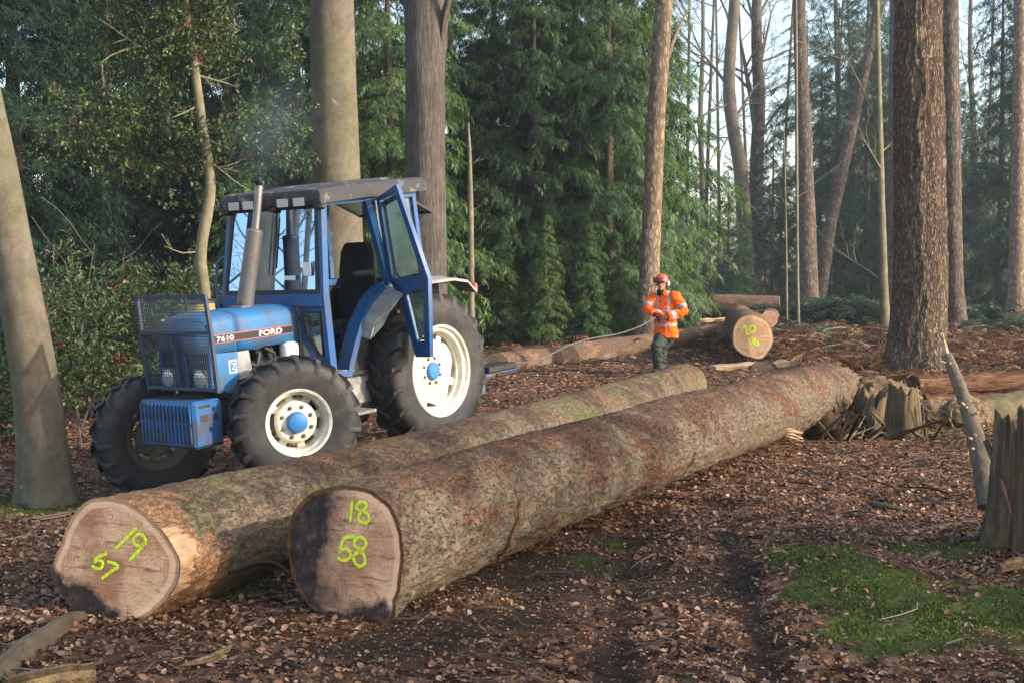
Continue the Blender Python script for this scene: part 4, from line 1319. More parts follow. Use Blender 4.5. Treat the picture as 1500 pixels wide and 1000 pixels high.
def conifer_mesh(name, seed, H, R, z0, nbr, frond, nf=10, droop=.35, fscale=(.38, .66), curve=.25, top=.8, gap=0.0):
    r = np.random.default_rng(seed)
    zz = z0 + (H - z0) * r.random(nbr) ** 1.05
    az = r.random(nbr) * 6.283
    # crown outline uneven: some sectors and layers are longer, some missing
    lay = vnoise(np.stack([np.cos(az) * 1.6, np.sin(az) * 1.6, zz * .75], -1), seed)
    keepb = lay > -1 + gap * 1.6
    zz, az, lay = zz[keepb], az[keepb], lay[keepb]
    q = (zz - z0) / (H - z0)
    ln = R * (1 - q ** 1.5) ** top * (.80 + .45 * lay) * r.uniform(.7, 1.1, len(zz)) + .25
    ln *= np.where(q < .12, .75 + q * 2, 1)
    pos = []; dirs = []; ups = []; sc = []
    for z, a, l in zip(zz, az, ln):
        k = max(4, int(nf * l / R * 1.2))
        tt = r.uniform(.18, 1.0, k) ** .75
        dirh = np.array([math.cos(a), math.sin(a), 0])
        side = np.array([-math.sin(a), math.cos(a), 0])
        rise = r.uniform(.0, .35)
        zc = rise * l * tt - (rise + curve) * l * tt ** 2.1
        P = np.array([0, 0, z]) + dirh * (l * tt)[:, None] + side * (r.normal(0, .10, k) * l * tt)[:, None]
        P[:, 2] += zc
        sg = r.choice([-1, 1], k)
        d = dirh * r.uniform(.45, 1.0, k)[:, None] + side * (sg * r.uniform(.05, .9, k))[:, None]
        d[:, 2] -= r.uniform(.05, droop * 2, k)
        u = np.array([0, 0, 1.0]) + dirh * r.uniform(.1, .8, k)[:, None] + r.normal(0, .22, (k, 3))
        pos.append(P); dirs.append(d); ups.append(u)
        sc.append(r.uniform(*fscale, k) * (1.1 - .35 * (z - z0) / (H - z0)))
    pos = np.concatenate(pos); dirs = np.concatenate(dirs); ups = np.concatenate(ups); sc = np.concatenate(sc)
    which = r.integers(0, len(frond), len(pos))
    VA_, QA_, o_ = [], [], 0
    for k, (fv, fq) in enumerate(frond):
        s_ = which == k
        V, Q = inst(fv, fq, pos[s_], rot_axes(dirs[s_], ups[s_]), sc[s_])
        VA_.append(V); QA_.append(Q + o_); o_ += len(V)
    return np_mesh(name, np.concatenate(VA_), np.concatenate(QA_), True)

FR_CEDAR = [frond_template(8, 46, dr_, .20, .52, jit=.5, seed=q_) for q_, dr_ in enumerate((.42, .20, .65, .35))]
FR_SPRUCE = [frond_template(7, 55, dr_, .22, .42, jit=.5, seed=q_) for q_, dr_ in enumerate((.30, .12, .50))]
CROWN = {}
for k, (H, R, z0, nb) in enumerate([(13, 2.6, .5, 330), (15, 2.9, .9, 360), (12, 2.3, .35, 300), (14, 2.5, 2.8, 270)]):
    CROWN['cedar%d' % k] = conifer_mesh('cedar_crown', 100 + k, H, R, z0, nb, FR_CEDAR, 34, .45, (.17, .48))
for k, (H, R, z0, nb) in enumerate([(18, 2.9, .6, 400), (21, 3.2, 3.5, 300), (17, 2.7, .5, 380)]):
    CROWN['spruce%d' % k] = conifer_mesh('spruce_crown', 200 + k, H, R, z0, nb, FR_SPRUCE, 20, .35, (.32, .62), .30, .8, .3)
TRUNKM = {}
def conifer(name, label, px, Y, key, mat, s=1.0, rz=0.0, group=None, trunk_r=.16, tmat=None, xy=None, H=15):
    x, y = xy if xy is not None else ((px - 750) / F * Y, Y)
    e = empty(name, (x, y, gz(x, y) - .1), rz)
    me = CROWN[key]
    mk = (key, mat.name)
    if mk not in CROWN:
        m2 = me.copy(); m2.materials.clear(); m2.materials.append(mat); CROWN[mk] = m2
    o = bpy.data.objects.new('crown', CROWN[mk]); COL.objects.link(o); o.parent = e; o.scale = (s, s, s)
    tk = (round(trunk_r, 2), (tmat or m_darktrunk).name)
    if tk not in TRUNKM:
        V, Q, *_ = trunk_mesh('trunk', [(0, 0, 0), (.05, .03, H * .35), (-.04, .05, H * .7), (0, 0, H * .97)], [trunk_r, trunk_r * .8, trunk_r * .5, .02], 14, 40, .02, len(TRUNKM), .3, .3)
        m3 = np_mesh('trunk', V, Q, True); m3.materials.append(tmat or m_darktrunk); TRUNKM[tk] = m3
    o = bpy.data.objects.new('trunk', TRUNKM[tk]); COL.objects.link(o); o.parent = e; o.scale = (s, s, s)
    tag(e, label, 'tree', group)
    return e

# the wall of cedars behind the tractor
for px, Y, key, s, rz, lb in [
    (572, 33, 'cedar1', .95, .3, 'bright green cedar filling the gap between the pale beech and the dark oak trunk'),
    (664, 36.5, 'cedar3', 1.0, 1.2, 'green cedar with a bare lower trunk just right of the dark oak trunk'),
    (725, 38, 'cedar1', 1.0, 2.2, 'tall green cedar behind the pale tan sapling stem'),
    (778, 36, 'cedar0', .95, 3.4, 'lush cedar whose lowest fronds touch the ground above the winch rope'),
    (838, 37.5, 'cedar1', 1.0, 4.3, 'broad green cedar in the middle of the cedar wall'),
    (888, 36, 'cedar2', 1.05, 5.4, 'dense dark green cedar left of the person'),
    (925, 40, 'cedar0', 1.0, .9, 'rightmost cedar of the wall beside the pale pine trunk'),
    (440, 34, 'cedar0', 1.05, 1.9, 'shaded cedar behind the holly right of its pale stem'),
    (530, 40, 'cedar1', 1.05, 2.9, 'dark cedar rising behind the pale beech trunk'),
    (752, 43, 'cedar3', 1.2, 5.9, 'taller shadowy cedar standing behind the tall green cedar'),
    (865, 44, 'cedar1', 1.2, .1, 'taller shadowy cedar standing behind the broad green cedar'),
    (948, 50, 'cedar0', 1.2, 3.9, 'shadowy cedar behind the pale pine trunk')]:
    conifer('cedar_tree', lb, px, Y, key, m_cedar, s, rz, 'cedars forming the wall behind the tractor', .15, H=12.5)
# small young cedars along the foot of the wall
for px, Y, s, rz, lb in [(740, 33.5, .24, 1.0, 'low young cedar at the foot of the cedar wall beside the sapling stem'), (800, 33, .27, 2.1, 'low young cedar above the middle of the winch rope'),
                         (862, 33.4, .25, 3.3, 'low young cedar just left of where the person stands'), (905, 34, .20, 4.4, 'smallest young cedar behind the orange jacket')]:
    conifer('cedar_tree', lb, px, Y, 'cedar2', m_cedar, s, rz, 'cedars forming the wall behind the tractor', .15)
# the dark trees on the left
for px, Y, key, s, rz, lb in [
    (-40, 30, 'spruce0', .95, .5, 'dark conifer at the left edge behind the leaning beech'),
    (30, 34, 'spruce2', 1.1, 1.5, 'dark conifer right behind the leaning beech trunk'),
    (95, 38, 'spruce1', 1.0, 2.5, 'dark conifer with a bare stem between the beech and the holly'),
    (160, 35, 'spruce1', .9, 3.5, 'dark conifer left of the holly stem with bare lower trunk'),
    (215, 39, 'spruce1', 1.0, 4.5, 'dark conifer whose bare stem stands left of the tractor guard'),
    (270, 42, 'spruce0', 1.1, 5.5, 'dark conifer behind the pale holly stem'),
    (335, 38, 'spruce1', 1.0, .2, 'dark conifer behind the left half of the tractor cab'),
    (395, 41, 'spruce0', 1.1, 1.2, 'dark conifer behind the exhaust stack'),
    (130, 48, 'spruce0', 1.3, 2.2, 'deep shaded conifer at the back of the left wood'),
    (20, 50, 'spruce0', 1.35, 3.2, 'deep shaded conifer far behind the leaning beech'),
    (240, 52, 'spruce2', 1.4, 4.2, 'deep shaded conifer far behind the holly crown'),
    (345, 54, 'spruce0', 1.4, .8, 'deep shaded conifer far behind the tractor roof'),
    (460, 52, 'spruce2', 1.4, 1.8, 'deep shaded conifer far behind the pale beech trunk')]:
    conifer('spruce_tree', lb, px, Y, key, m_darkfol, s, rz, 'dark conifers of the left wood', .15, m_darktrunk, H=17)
# misty conifers beyond the clearing on the right
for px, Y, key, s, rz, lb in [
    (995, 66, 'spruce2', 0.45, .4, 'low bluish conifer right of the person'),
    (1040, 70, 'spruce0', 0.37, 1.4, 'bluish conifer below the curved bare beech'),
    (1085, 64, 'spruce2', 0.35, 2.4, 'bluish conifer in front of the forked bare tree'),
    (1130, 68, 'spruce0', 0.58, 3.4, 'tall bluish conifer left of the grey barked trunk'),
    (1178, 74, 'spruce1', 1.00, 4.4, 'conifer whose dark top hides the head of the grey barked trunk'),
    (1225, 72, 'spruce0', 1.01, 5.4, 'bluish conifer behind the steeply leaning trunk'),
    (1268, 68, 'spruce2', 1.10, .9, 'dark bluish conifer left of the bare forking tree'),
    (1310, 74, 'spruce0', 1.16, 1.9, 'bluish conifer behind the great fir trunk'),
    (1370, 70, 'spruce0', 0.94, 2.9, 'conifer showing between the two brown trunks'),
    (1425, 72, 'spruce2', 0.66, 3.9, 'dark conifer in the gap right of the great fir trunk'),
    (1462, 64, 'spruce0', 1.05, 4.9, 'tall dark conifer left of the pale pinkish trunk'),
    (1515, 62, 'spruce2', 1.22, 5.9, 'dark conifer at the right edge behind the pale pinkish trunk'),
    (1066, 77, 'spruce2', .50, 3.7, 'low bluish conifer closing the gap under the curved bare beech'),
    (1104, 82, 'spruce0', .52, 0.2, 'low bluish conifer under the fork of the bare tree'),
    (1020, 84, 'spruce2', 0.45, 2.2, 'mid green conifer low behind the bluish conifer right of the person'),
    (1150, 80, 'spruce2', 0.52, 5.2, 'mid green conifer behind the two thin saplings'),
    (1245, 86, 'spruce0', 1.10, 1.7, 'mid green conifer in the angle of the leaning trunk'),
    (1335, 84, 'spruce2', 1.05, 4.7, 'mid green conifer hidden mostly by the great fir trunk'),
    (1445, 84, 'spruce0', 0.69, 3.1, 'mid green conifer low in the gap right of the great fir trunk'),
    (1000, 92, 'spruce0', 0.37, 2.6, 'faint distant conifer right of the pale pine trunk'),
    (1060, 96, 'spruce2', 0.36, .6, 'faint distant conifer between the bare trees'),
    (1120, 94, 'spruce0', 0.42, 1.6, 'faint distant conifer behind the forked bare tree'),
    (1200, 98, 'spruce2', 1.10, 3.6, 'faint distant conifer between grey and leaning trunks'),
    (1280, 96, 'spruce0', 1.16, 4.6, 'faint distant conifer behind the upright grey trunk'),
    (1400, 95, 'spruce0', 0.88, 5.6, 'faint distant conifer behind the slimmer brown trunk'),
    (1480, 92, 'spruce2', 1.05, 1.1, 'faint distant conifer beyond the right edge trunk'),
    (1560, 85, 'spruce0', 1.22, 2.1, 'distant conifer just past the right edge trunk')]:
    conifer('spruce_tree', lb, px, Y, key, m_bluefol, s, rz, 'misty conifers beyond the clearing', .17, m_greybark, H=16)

# ---- holly with red berries
def holly_leaf():
    V = np.array([(0, 0, 0), (.32, .22, .05), (.5, 0, .02), (.32, -.22, .05), (.72, .2, .04), (.72, -.2, .04), (1, 0, -.12)])
    T = np.array([(0, 2, 1), (0, 3, 2), (1, 2, 4), (2, 3, 5), (2, 6, 4), (2, 5, 6)])
    return V, T
def holly_crown(parent, centres, nspray, seed, leaf=.075, berries=220, spr=.34, nl=13):
    """leaf sprays through a set of ellipsoids (centre, radii) in the parent's frame"""
    r = np.random.default_rng(seed)
    vol = np.array([a * b * c for _, (a, b, c) in centres]); vol = vol / vol.sum()
    which = r.choice(len(centres), nspray, p=vol)
    d = r.normal(0, 1, (nspray, 3)); d /= np.linalg.norm(d, axis=1, keepdims=True)
    rad = r.random(nspray) ** (1 / 2.2)
    C = np.array([c for c, _ in centres])[which]; S = np.array([s for _, s in centres])[which]
    p = C + d * S * rad[:, None]
    ok = fbm(p * 1.35, 2, seed) > -.28
    p, d = p[ok], d[ok]; n = len(p)
    out = d * [1, 1, .25] + r.normal(0, .5, (n, 3)) + [0, 0, -.15]
    out /= np.linalg.norm(out, axis=1, keepdims=True)
    pos = []; dr = []; up = []
    for k in range(nl):
        f = r.uniform(.1, 1, n)
        pos.append(p + out * (spr * f)[:, None] + r.normal(0, .02, (n, 3)))
        dd = out * .6 + r.normal(0, .75, (n, 3)); dr.append(dd)
        up.append(np.array([0, 0, 1]) + r.normal(0, .6, (n, 3)))
    pos, dr, up = map(np.concatenate, (pos, dr, up))
    Vt, Tt = holly_leaf()
    V, T = inst(Vt, Tt, pos, rot_axes(dr, up), r.uniform(.6, 1.25, len(pos)) * leaf)
    link_obj('crown', np_mesh('crown', V, T, False), m_holly, parent)
    if berries:
        kk = r.choice(n, min(n, berries), replace=False)
        bp = np.repeat(p[kk] + out[kk] * spr * .6, 7, 0) + r.normal(0, .035, (len(kk) * 7, 3))
        Vo = np.array([(1, 0, 0), (-1, 0, 0), (0, 1, 0), (0, -1, 0), (0, 0, 1), (0, 0, -1)], float)
        To = np.array([(0, 2, 4), (2, 1, 4), (1, 3, 4), (3, 0, 4), (2, 0, 5), (1, 2, 5), (3, 1, 5), (0, 3, 5)])
        V, T = inst(Vo, To, bp, np.repeat(np.eye(3)[None], len(bp), 0), r.uniform(.008, .014, len(bp)))
        o = link_obj('berries', np_mesh('berries', V, T, True), m_berry, parent)
        o['kind'] = 'stuff'

HY = 20.5
e, root = trunk_tree('holly_tree', 'tall holly with a pale crooked stem and red berries left of the tractor cab', [(303, 560), (300, 440), (294, 372), (308, 275), (297, 190), (284, 90), (270, -10), (262, -120)], [.10, .088, .085, .08, .072, .062, .05, .03], m_thin, HY, seed=31, na=16, nl=70, flare=.25, fine=.004,
    limbs=[(268, 42, 150, 110, .035, 2, 4, -.3), (280, 72, 240, 90, .025, 2, 3, .2), (290, 155, 250, 175, .022, 2, 3, -.2), (296, 200, 345, 225, .02, 2, 3, .2), (285, 110, 350, 125, .025, 2, 3, .1), (302, 235, 360, 285, .022, 2, 3, -.2), (294, 368, 240, 380, .018, 1, 3, -.3), (300, 365, 275, 400, .022, 1, 2, .2), (275, 30, 355, 20, .03, 2, 4, .3)], limb_mat=m_thin)
def hc(px, py, dy, a, b_, c): return (tuple(at(px, py, HY + dy) - root), (a, b_, c))
holly_crown(e, [hc(240, 70, .2, 1.25, 1.0, .75), hc(150, 180, .1, 1.05, .9, .55), hc(110, 215, -.2, .6, .6, .28), hc(340, 60, .3, .9, .9, .8), hc(350, 190, .2, .75, .8, .55), hc(230, 225, .4, .95, .8, .5), hc(300, -60, 0, 1.3, 1, .8), hc(170, 30, .5, .8, .8, .5),
              hc(400, 150, .5, .45, .6, .6), hc(270, 290, .6, .55, .6, .35), hc(410, 215, .3, .4, .4, .35)], 3400, 41, .072, 90)
for k, (px, Y, els, ns, lb, nb) in enumerate([
    (95, 18.5, [(75, 400, .28, .4, .34), (100, 455, .6, .6, .42), (60, 520, .7, .7, .45), (130, 540, .7, .6, .4)], 620, 'low holly bush with red berries right of the leaning beech', 26),
    (215, 21.5, [(200, 430, .8, .8, .45), (250, 420, .6, .6, .4), (190, 500, .9, .8, .5), (250, 490, .8, .8, .5)], 700, 'shady holly bush behind the tractor guard', 14),
    (150, 23, [(130, 400, .5, .6, .35), (150, 470, 1.0, .9, .55), (120, 560, .9, .8, .4), (180, 560, .8, .8, .4)], 620, 'dark holly bush between the beech and the front tyre', 8),
    (10, 19, [(8, 470, .5, .6, .6), (0, 580, .7, .7, .5), (25, 620, .5, .6, .35)], 500, 'dark holly bush behind the foot of the leaning beech', 5),
    (300, 23, [(300, 440, .9, .9, .6), (340, 420, .7, .7, .6), (290, 520, 1.0, .9, .6), (370, 460, .8, .8, .6)], 640, 'dark leafy bush behind the tractor bonnet', 6)]):
    x = (px - 750) / F * Y
    eb = empty('holly_bush', (x, Y, gz(x, Y)))
    rt = np.array(eb.location)
    holly_crown(eb, [(tuple(at(a, b_, Y + .4 * (i % 3 - 1)) - rt), (c, d, f)) for i, (a, b_, c, d, f) in enumerate(els)], ns, 60 + k, .076, nb)
    b = MB()
    for q in range(5):
        c = at(els[q % len(els)][0], els[q % len(els)][1], Y) - rt
        limb(b, (0.1 * (q - 2), 0, -.05), c, float(np.linalg.norm(c)) * 1.2, .02, 700 + k * 9 + q, 1, 6, 3)
    b.build('stem', m_dead, eb, auto=None)
    tag(eb, lb, 'bush')

# ---- cut green branches lying in the clearing
for k, (px, Y, wx, hh, nfr, lb) in enumerate([
    (1085, 46, 2.2, .55, 300, 'heap of cut green conifer branches behind the dark thin log'), (1190, 46, 1.9, .8, 380, 'heap of cut green branches at the foot of the grey barked trunk'),
    (1245, 43, 1.6, .9, 380, 'heap of cut green branches left of the bare forking tree'), (1130, 39, 2.2, .22, 200, 'low scatter of cut branches right of the log marked 20'),
    (1440, 44, 2.0, .6, 330, 'heap of dark green branches right of the slimmer brown trunk'), (1490, 38, 1.4, .45, 260, 'heap of dark green branches at the right edge'), (1240, 33, .7, .25, 90, 'small green cut branch lying among the bracken'), (1030, 44, 1.4, .4, 180, 'heap of green branches just right of the person')]):
    r = np.random.default_rng(300 + k)
    x = (px - 750) / F * Y
    eb = empty('brash_heap', (x, Y, gz(x, Y)))
    P = np.stack([r.normal(0, wx * .5, nfr), r.normal(0, .7, nfr), np.zeros(nfr)], 1)
    env = np.exp(-(P[:, 0] / (wx * .7)) ** 2)
    P[:, 2] = r.random(nfr) * hh * env + .03
    a = r.random(nfr) * 6.283
    d = np.stack([np.cos(a), .6 * np.sin(a), r.uniform(-.3, .45, nfr)], 1)
    V, Q = inst(FR_CEDAR[0][0], FR_CEDAR[0][1], P, rot_axes(d, np.stack([r.normal(0, .5, nfr), r.normal(0, .5, nfr) - .3, np.ones(nfr)], 1)), r.uniform(.4, .8, nfr))
    link_obj('foliage', np_mesh('foliage', V, Q, True), m_brash, eb)
    b = MB()
    for q in range(7):
        p = np.array([r.normal(0, wx * .4), r.normal(0, .4), .05]); a = r.uniform(0, 6.283)
        b.tube([p, p + [math.cos(a) * .8, math.sin(a) * .4, r.uniform(0, .35)], p + [math.cos(a) * 1.5, math.sin(a) * .8, r.uniform(0, .5)]], [.028, .02, .008], 6)
    b.build('branch', m_dead, eb)
    tag(eb, lb, 'brash heap')

SHADERS = [
    ('spruce1', m_bluefol, 12.0, 0.8, .66, .3, 'dark conifer beyond the right edge shading the marked log ends'),
    ('spruce0', m_bluefol, 12.6, 3.6, .62, 1.3, 'dark conifer beyond the right edge shading the moss'),
    ('spruce2', m_bluefol, 16.5, 3.2, .70, 3.3, 'dark conifer well beyond the right edge shading the grey log'),
    ('spruce2', m_bluefol, 13.0, -3.0, .75, 2.3, 'dark conifer to the right of the viewer shading the leaves'),
]
# ---- trees just outside the frame on the right, whose shade falls over the front of the scene
for key, mat, x, y, s, rz, lb in SHADERS:
    conifer('spruce_tree', lb, 0, 0, key, mat, s, rz, None, .2, m_greybark, (x, y), H=16)

# ---- bare trees past the left edge (the windscreen mirrors them)
for k, (x, y, lb) in enumerate([(-9.5, 13.1, 'bare tree past the left edge level with the tractor'), (-12, 13.9, 'second bare tree farther past the left edge'), (-13.5, 12.2, 'third bare tree past the left edge'), (-17, 12.6, 'most distant bare tree past the left edge')]):
    e = empty('bare_tree', (x, y, gz(x, y) - .1))
    V, Q, P, rr, L = trunk_mesh('trunk', [(0, 0, 0), (.1, 0, 3), (0, .1, 7), (.1, 0, 12)], [.075, .06, .045, .02], 12, 40, .02, 60 + k)
    link_obj('trunk', np_mesh('trunk', V, Q, True), m_dead, e)
    b = MB(); r = np.random.default_rng(k)
    for q in range(16):
        z = 1.2 + q * .65; a = r.uniform(0, 6.28)
        limb(b, (.05, .03, z), (math.cos(a), math.sin(a), .7), r.uniform(1.8, 3.2), .026, 900 + k * 20 + q, 3, 5, 4)
    b.build('branch', m_dead, e, auto=None)
    tag(e, lb, 'tree')

# ================================================================ TRACTOR
psi, tpit, trol = R_(35.5), R_(4.0), R_(1.0)
t_f = np.array([-math.sin(psi) * math.cos(tpit), -math.cos(psi) * math.cos(tpit), -math.sin(tpit)])
t_l = np.array([math.cos(psi), -math.sin(psi), math.sin(trol)]); t_l /= np.linalg.norm(t_l)
t_u = np.cross(t_f, t_l); t_u /= np.linalg.norm(t_u)
t_l = np.cross(t_u, t_f)
TR = np.stack([t_f, t_l, t_u], 1)
TO = np.array([-1.54045, 15.77174, -0.13359])
tractor = empty('tractor')
tractor.matrix_world = Matrix(np.block([[TR, TO[:, None]], [np.zeros((1, 3)), np.ones((1, 1))]]).tolist())
tag(tractor, 'blue farm tractor with its cab door open and a mesh guard over its nose', 'tractor')
def tl(px, py, ax, val):
    o = TR.T @ (np.array([0, 0, CH]) - TO); d = TR.T @ ray(px, py)
    return o + d * ((val - o[ax]) / d[ax])
def tplane(pts, p0, nrm):
    o = TR.T @ (np.array([0, 0, CH]) - TO)
    out = []
    for px, py in pts:
        d = TR.T @ ray(px, py)
        out.append(o + d * (((p0 - o) @ nrm) / (d @ nrm)))
    return np.array(out)

def paint_mat(name, c, rough=.4, dirt=.5, dcol=(.075, .05, .035), coat=.0, bumpy=.04, scl=3.0, lo=.50, hi=.72, splash=True):
    t = NT(name)
    v = t.coord((1, 1, 1))
    n = t.noise(v, scl, 8, .7)
    n2 = t.noise(v, 45, 5, .7)
    col = t.mix(t.mul(t.fac(n2, .4, .7), .25), c, t_scale(c, .6))
    col = t.mix(t.mul(t.fac(n, lo, hi), dirt), col, dcol)
    zz = t.n('SeparateXYZ', {0: v}).outputs[2]      # mud splash, thicker low down
    mud = t.mul(t.fac(t.mul(t.noise(v, 7, 6, .75), t.mul(zz, -.22), 'ADD'), .30, .42), min(1, dirt * 1.1))
    if splash: col = t.mix(mud, col, t_scale(dcol, 1.1))
    scr = t.noise(t.n('Mapping', {'Vector': v, 'Rotation': (.4, .3, .2), 'Scale': (3, 30, 60)}).outputs[0], 4, 3, .6)
    col = t.mix(t.mul(t.fac(scr, .70, .75), .5 * dirt), col, t_scale(c, 2.0))
    sp = t.fac(t.noise(v, 120, 2, .8), .66, .72)
    col = t.mix(t.mul(sp, dirt * .8), col, t_scale(dcol, .8))
    t.base(col, t.mul(t.mul(n, .3), rough - .1, 'ADD'), spec=.45)
    t.set(t.p.inputs['Coat Weight'], coat)
    t.bump(n2, bumpy, .004)
    return t.m
m_blue = paint_mat('tractor_blue_paint', (.018, .135, .315), .55, .85, (.085, .052, .033), coat=.0, lo=.44, hi=.70)
m_blued = paint_mat('dark_blue_paint', (.013, .098, .27), .5, .65, (.05, .04, .034), lo=.48, hi=.74)  # darker blue than the bonnet, for the weight box and grille surround
m_hub = paint_mat('hub_blue_paint', (.03, .16, .40), .45, .35, splash=False)
m_cabblue = paint_mat('cab_blue_paint', (.011, .088, .255), .42, .65, coat=.05, lo=.45, hi=.72)
m_cream = paint_mat('cream_wheel_paint', (.66, .63, .53), .45, .7, (.30, .225, .14), 0, .05, 6.0, .44, .68, False)
m_creamd = paint_mat('dark_wheel_paint', (.14, .12, .085), .6, .8, (.055, .042, .03), 0, .05, 5.0, .40, .62, False)  # dark brown paint with dirt, for the right-hand wheels and all wheel nuts
m_rubber = paint_mat('tyre_rubber', (.012, .012, .013), .58, .6, (.070, .056, .043), 0, .3, 5.0, .44, .66, False)
m_grease = paint_mat('greasy_iron', (.022, .023, .026), .55, .7, (.05, .036, .026), 0, .2, 8.0)
m_blackp = paint_mat('black_plastic', (.018, .018, .020), .5, .4, (.07, .06, .05))
m_roof = paint_mat('weathered_roof', (.036, .035, .039), .7, .85, (.30, .28, .26), 0, .2, 5.0, .54, .66, False)
m_steel = paint_mat('dull_exhaust_steel', (.19, .18, .172), .42, .6, (.11, .065, .04), 0, .1, 5.0)
m_steel.node_tree.nodes['Principled BSDF'].inputs['Metallic'].default_value = .55
m_guard = paint_mat('guard_iron', (.030, .052, .095), .55, .5, (.08, .055, .035))
m_seat = paint_mat('seat_cloth', (.020, .020, .024), .85, .4, (.045, .04, .038))
m_white = paint_mat('white_paint', (.72, .73, .72), .4, .2)
m_greypan = paint_mat('grey_splash_panel', (.30, .31, .31), .6, .75, (.12, .095, .07), 0, .1, 6, .42, .66)
m_black = paint_mat('decal_black', (.012, .012, .014), .4, .3)
m_red = paint_mat('decal_red', (.45, .10, .09), .4, .3)
m_amber = paint_mat('dusty_amber_bowl', (.34, .25, .09), .35, .5)
def glass_mat(name, tint, refl, rough=.02, dirt=.10, gcol=(1, 1, 1)):
    t = NT(name)
    tr = t.n('BsdfTransparent', {'Color': tint})
    gl = t.n('BsdfGlossy', {'Color': gcol, 'Roughness': rough})
    df = t.n('BsdfDiffuse', {'Color': (.34, .36, .36)})
    v = t.coord((1, 1, 1))
    m1 = t.n('MixShader', {0: refl, 1: tr.outputs[0], 2: gl.outputs[0]})
    m2 = t.n('MixShader', {0: t.mul(t.fac(t.noise(v, 4, 6, .7), .40, .75), dirt), 1: m1.outputs[0], 2: df.outputs[0]})
    t.t.links.new(m2.outputs[0], t.out.inputs['Surface'])
    return t.m
m_ws = glass_mat('windscreen_glass', (.12, .16, .19), .55, .015, .05, (.42, .62, 1.0))  # gloss colour tinted blue, painting in the blue of the reflected sky
m_gl = glass_mat('cab_glass', (.50, .62, .60), .12, .02, .30)
m_lens = NT('lamp_lens').base((.62, .66, .66), .08, spec=.8).m
m_lens.node_tree.nodes['Principled BSDF'].inputs['Metallic'].default_value = .35
t = NT('hi_vis_green'); t.base((.02, .42, .10), .5); m_green = t.m
T_ = tractor

# ---- chassis
b = MB()
b.box((.2, -.20, .62), (1.55, .20, 1.12), .05)                       # gearbox
b.box((-.35, -.28, .55), (.35, .28, 1.15), .06)                      # rear axle housing
for s in (-1, 1): b.lathe([(.20, .20), (.17, .40), (.12, .62)], 20, 'y', (0, 0, .86)) if s > 0 else b.lathe([(.12, -.62), (.17, -.40), (.20, -.20)], 20, 'y', (0, 0, .86))
b.build('transmission', m_grease, T_)
b = MB()
b.box((1.50, -.22, .62), (2.42, .22, 1.22), .04)                     # block
b.box((1.55, -.17, 1.20), (2.30, .17, 1.40), .03)
for k in range(4): b.lathe([(.035, 1.2), (.05, 1.28), (.035, 1.36)], 10, 'z', (1.68 + .17 * k, .21, 0))
b.tube([(1.6, .25, .95), (1.95, .27, 1.02), (2.35, .24, 1.05)], .03, 8)
b.tube([(2.28, .26, 1.34), (2.24, .30, 1.20), (2.12, .30, 1.16), (2.05, .27, 1.28)], .022, 8)
b.tube([(2.0, .30, 1.33), (1.9, .33, 1.27), (1.86, .31, 1.15)], .018, 8)
b.lathe([(.055, 1.02), (.06, 1.16), (.05, 1.18)], 14, 'z', (2.05, .30, 0))
b.lathe([(.045, 1.00), (.05, 1.14), (.04, 1.16)], 14, 'z', (1.92, .30, 0))
b.build('engine', m_grease, T_)
b = MB(); b.lathe([(.0, 1.365), (.06, 1.362), (.095, 1.34), (.10, 1.30), (.095, 1.15), (.0, 1.15)], 24, 'z', (1.70, .35, 0))
b.build('reservoir', m_white, T_)
b = MB()
b.box((2.30, -.24, .55), (2.80, .24, .95), .03)
b.box((2.15, -.50, .50), (2.45, .50, .72), .06)
for s in (-1, 1):
    b.tube([(2.30, s * .2, .64), (2.30, s * .74, .61 - (.10 if s < 0 else 0))], [.12, .09], 12)
    b.lathe([(.09, -.11), (.12, -.04), (.12, .04), (.09, .11)], 14, 'z', (2.30, s * .72, .62 - (.10 if s < 0 else 0)))
    b.tube([(2.12, s * .15, .70), (2.10, s * .72, .66)], .022, 8)
b.tube([(2.2, .1, .55), (1.2, .1, .60)], .04, 8)
b.build('front_axle', m_grease, T_)

# ---- bonnet
def hood_ring(x, hw, zt, zb, zs):
    pts = []
    for y, z in ((hw, zb), (hw + .004, (zb + zs) / 2), (hw, zs - .02), (hw * .97, zs + .02), (hw * .88, zs + .06), (hw * .55, zt - .008), (0, zt)):
        pts.append((x, y, z))
    return pts + [(x, -y, z) for (x, y, z) in pts[::-1][1:]]
b = MB()
for x0, x1 in ((2.805, 2.432), (2.428, 1.56)):
    n = 8
    rings = []
    for q in np.linspace(0, 1, n):
        x = x0 + (x1 - x0) * q
        f = (x - 1.56) / 1.245
        dz = -.06 * max(0, (f - .86) / .14) ** 2
        zl = 1.355 - (.04 * math.sin(max(0, min(1, (2.3 - x) / .2)) * 3.14) if x < 2.43 else 0) * .6
        rings.append(hood_ring(x, .372 - .012 * f, 1.755 - .015 * f + dz, zl, 1.645 + dz))
    # folded edge where the two bonnet pieces meet
    b.loft(rings, closed=False, caps=False)
    b.add(rings[0], [tuple(range(len(rings[0])))])
bon = b.build('bonnet', m_blue, T_, auto=40)
sol = bon.modifiers.new('s', 'SOLIDIFY'); sol.thickness = .012
b = MB(); b.box((1.66, .3735, 1.456), (2.745, .3785, 1.524)); b.build('stripe', m_black, bon)
b = MB(); b.box((1.66, .3735, 1.5245), (2.745, .3795, 1.532)); b.box((1.66, .3735, 1.448), (2.745, .3795, 1.4555)); b.build('stripe_edge', m_red, bon)
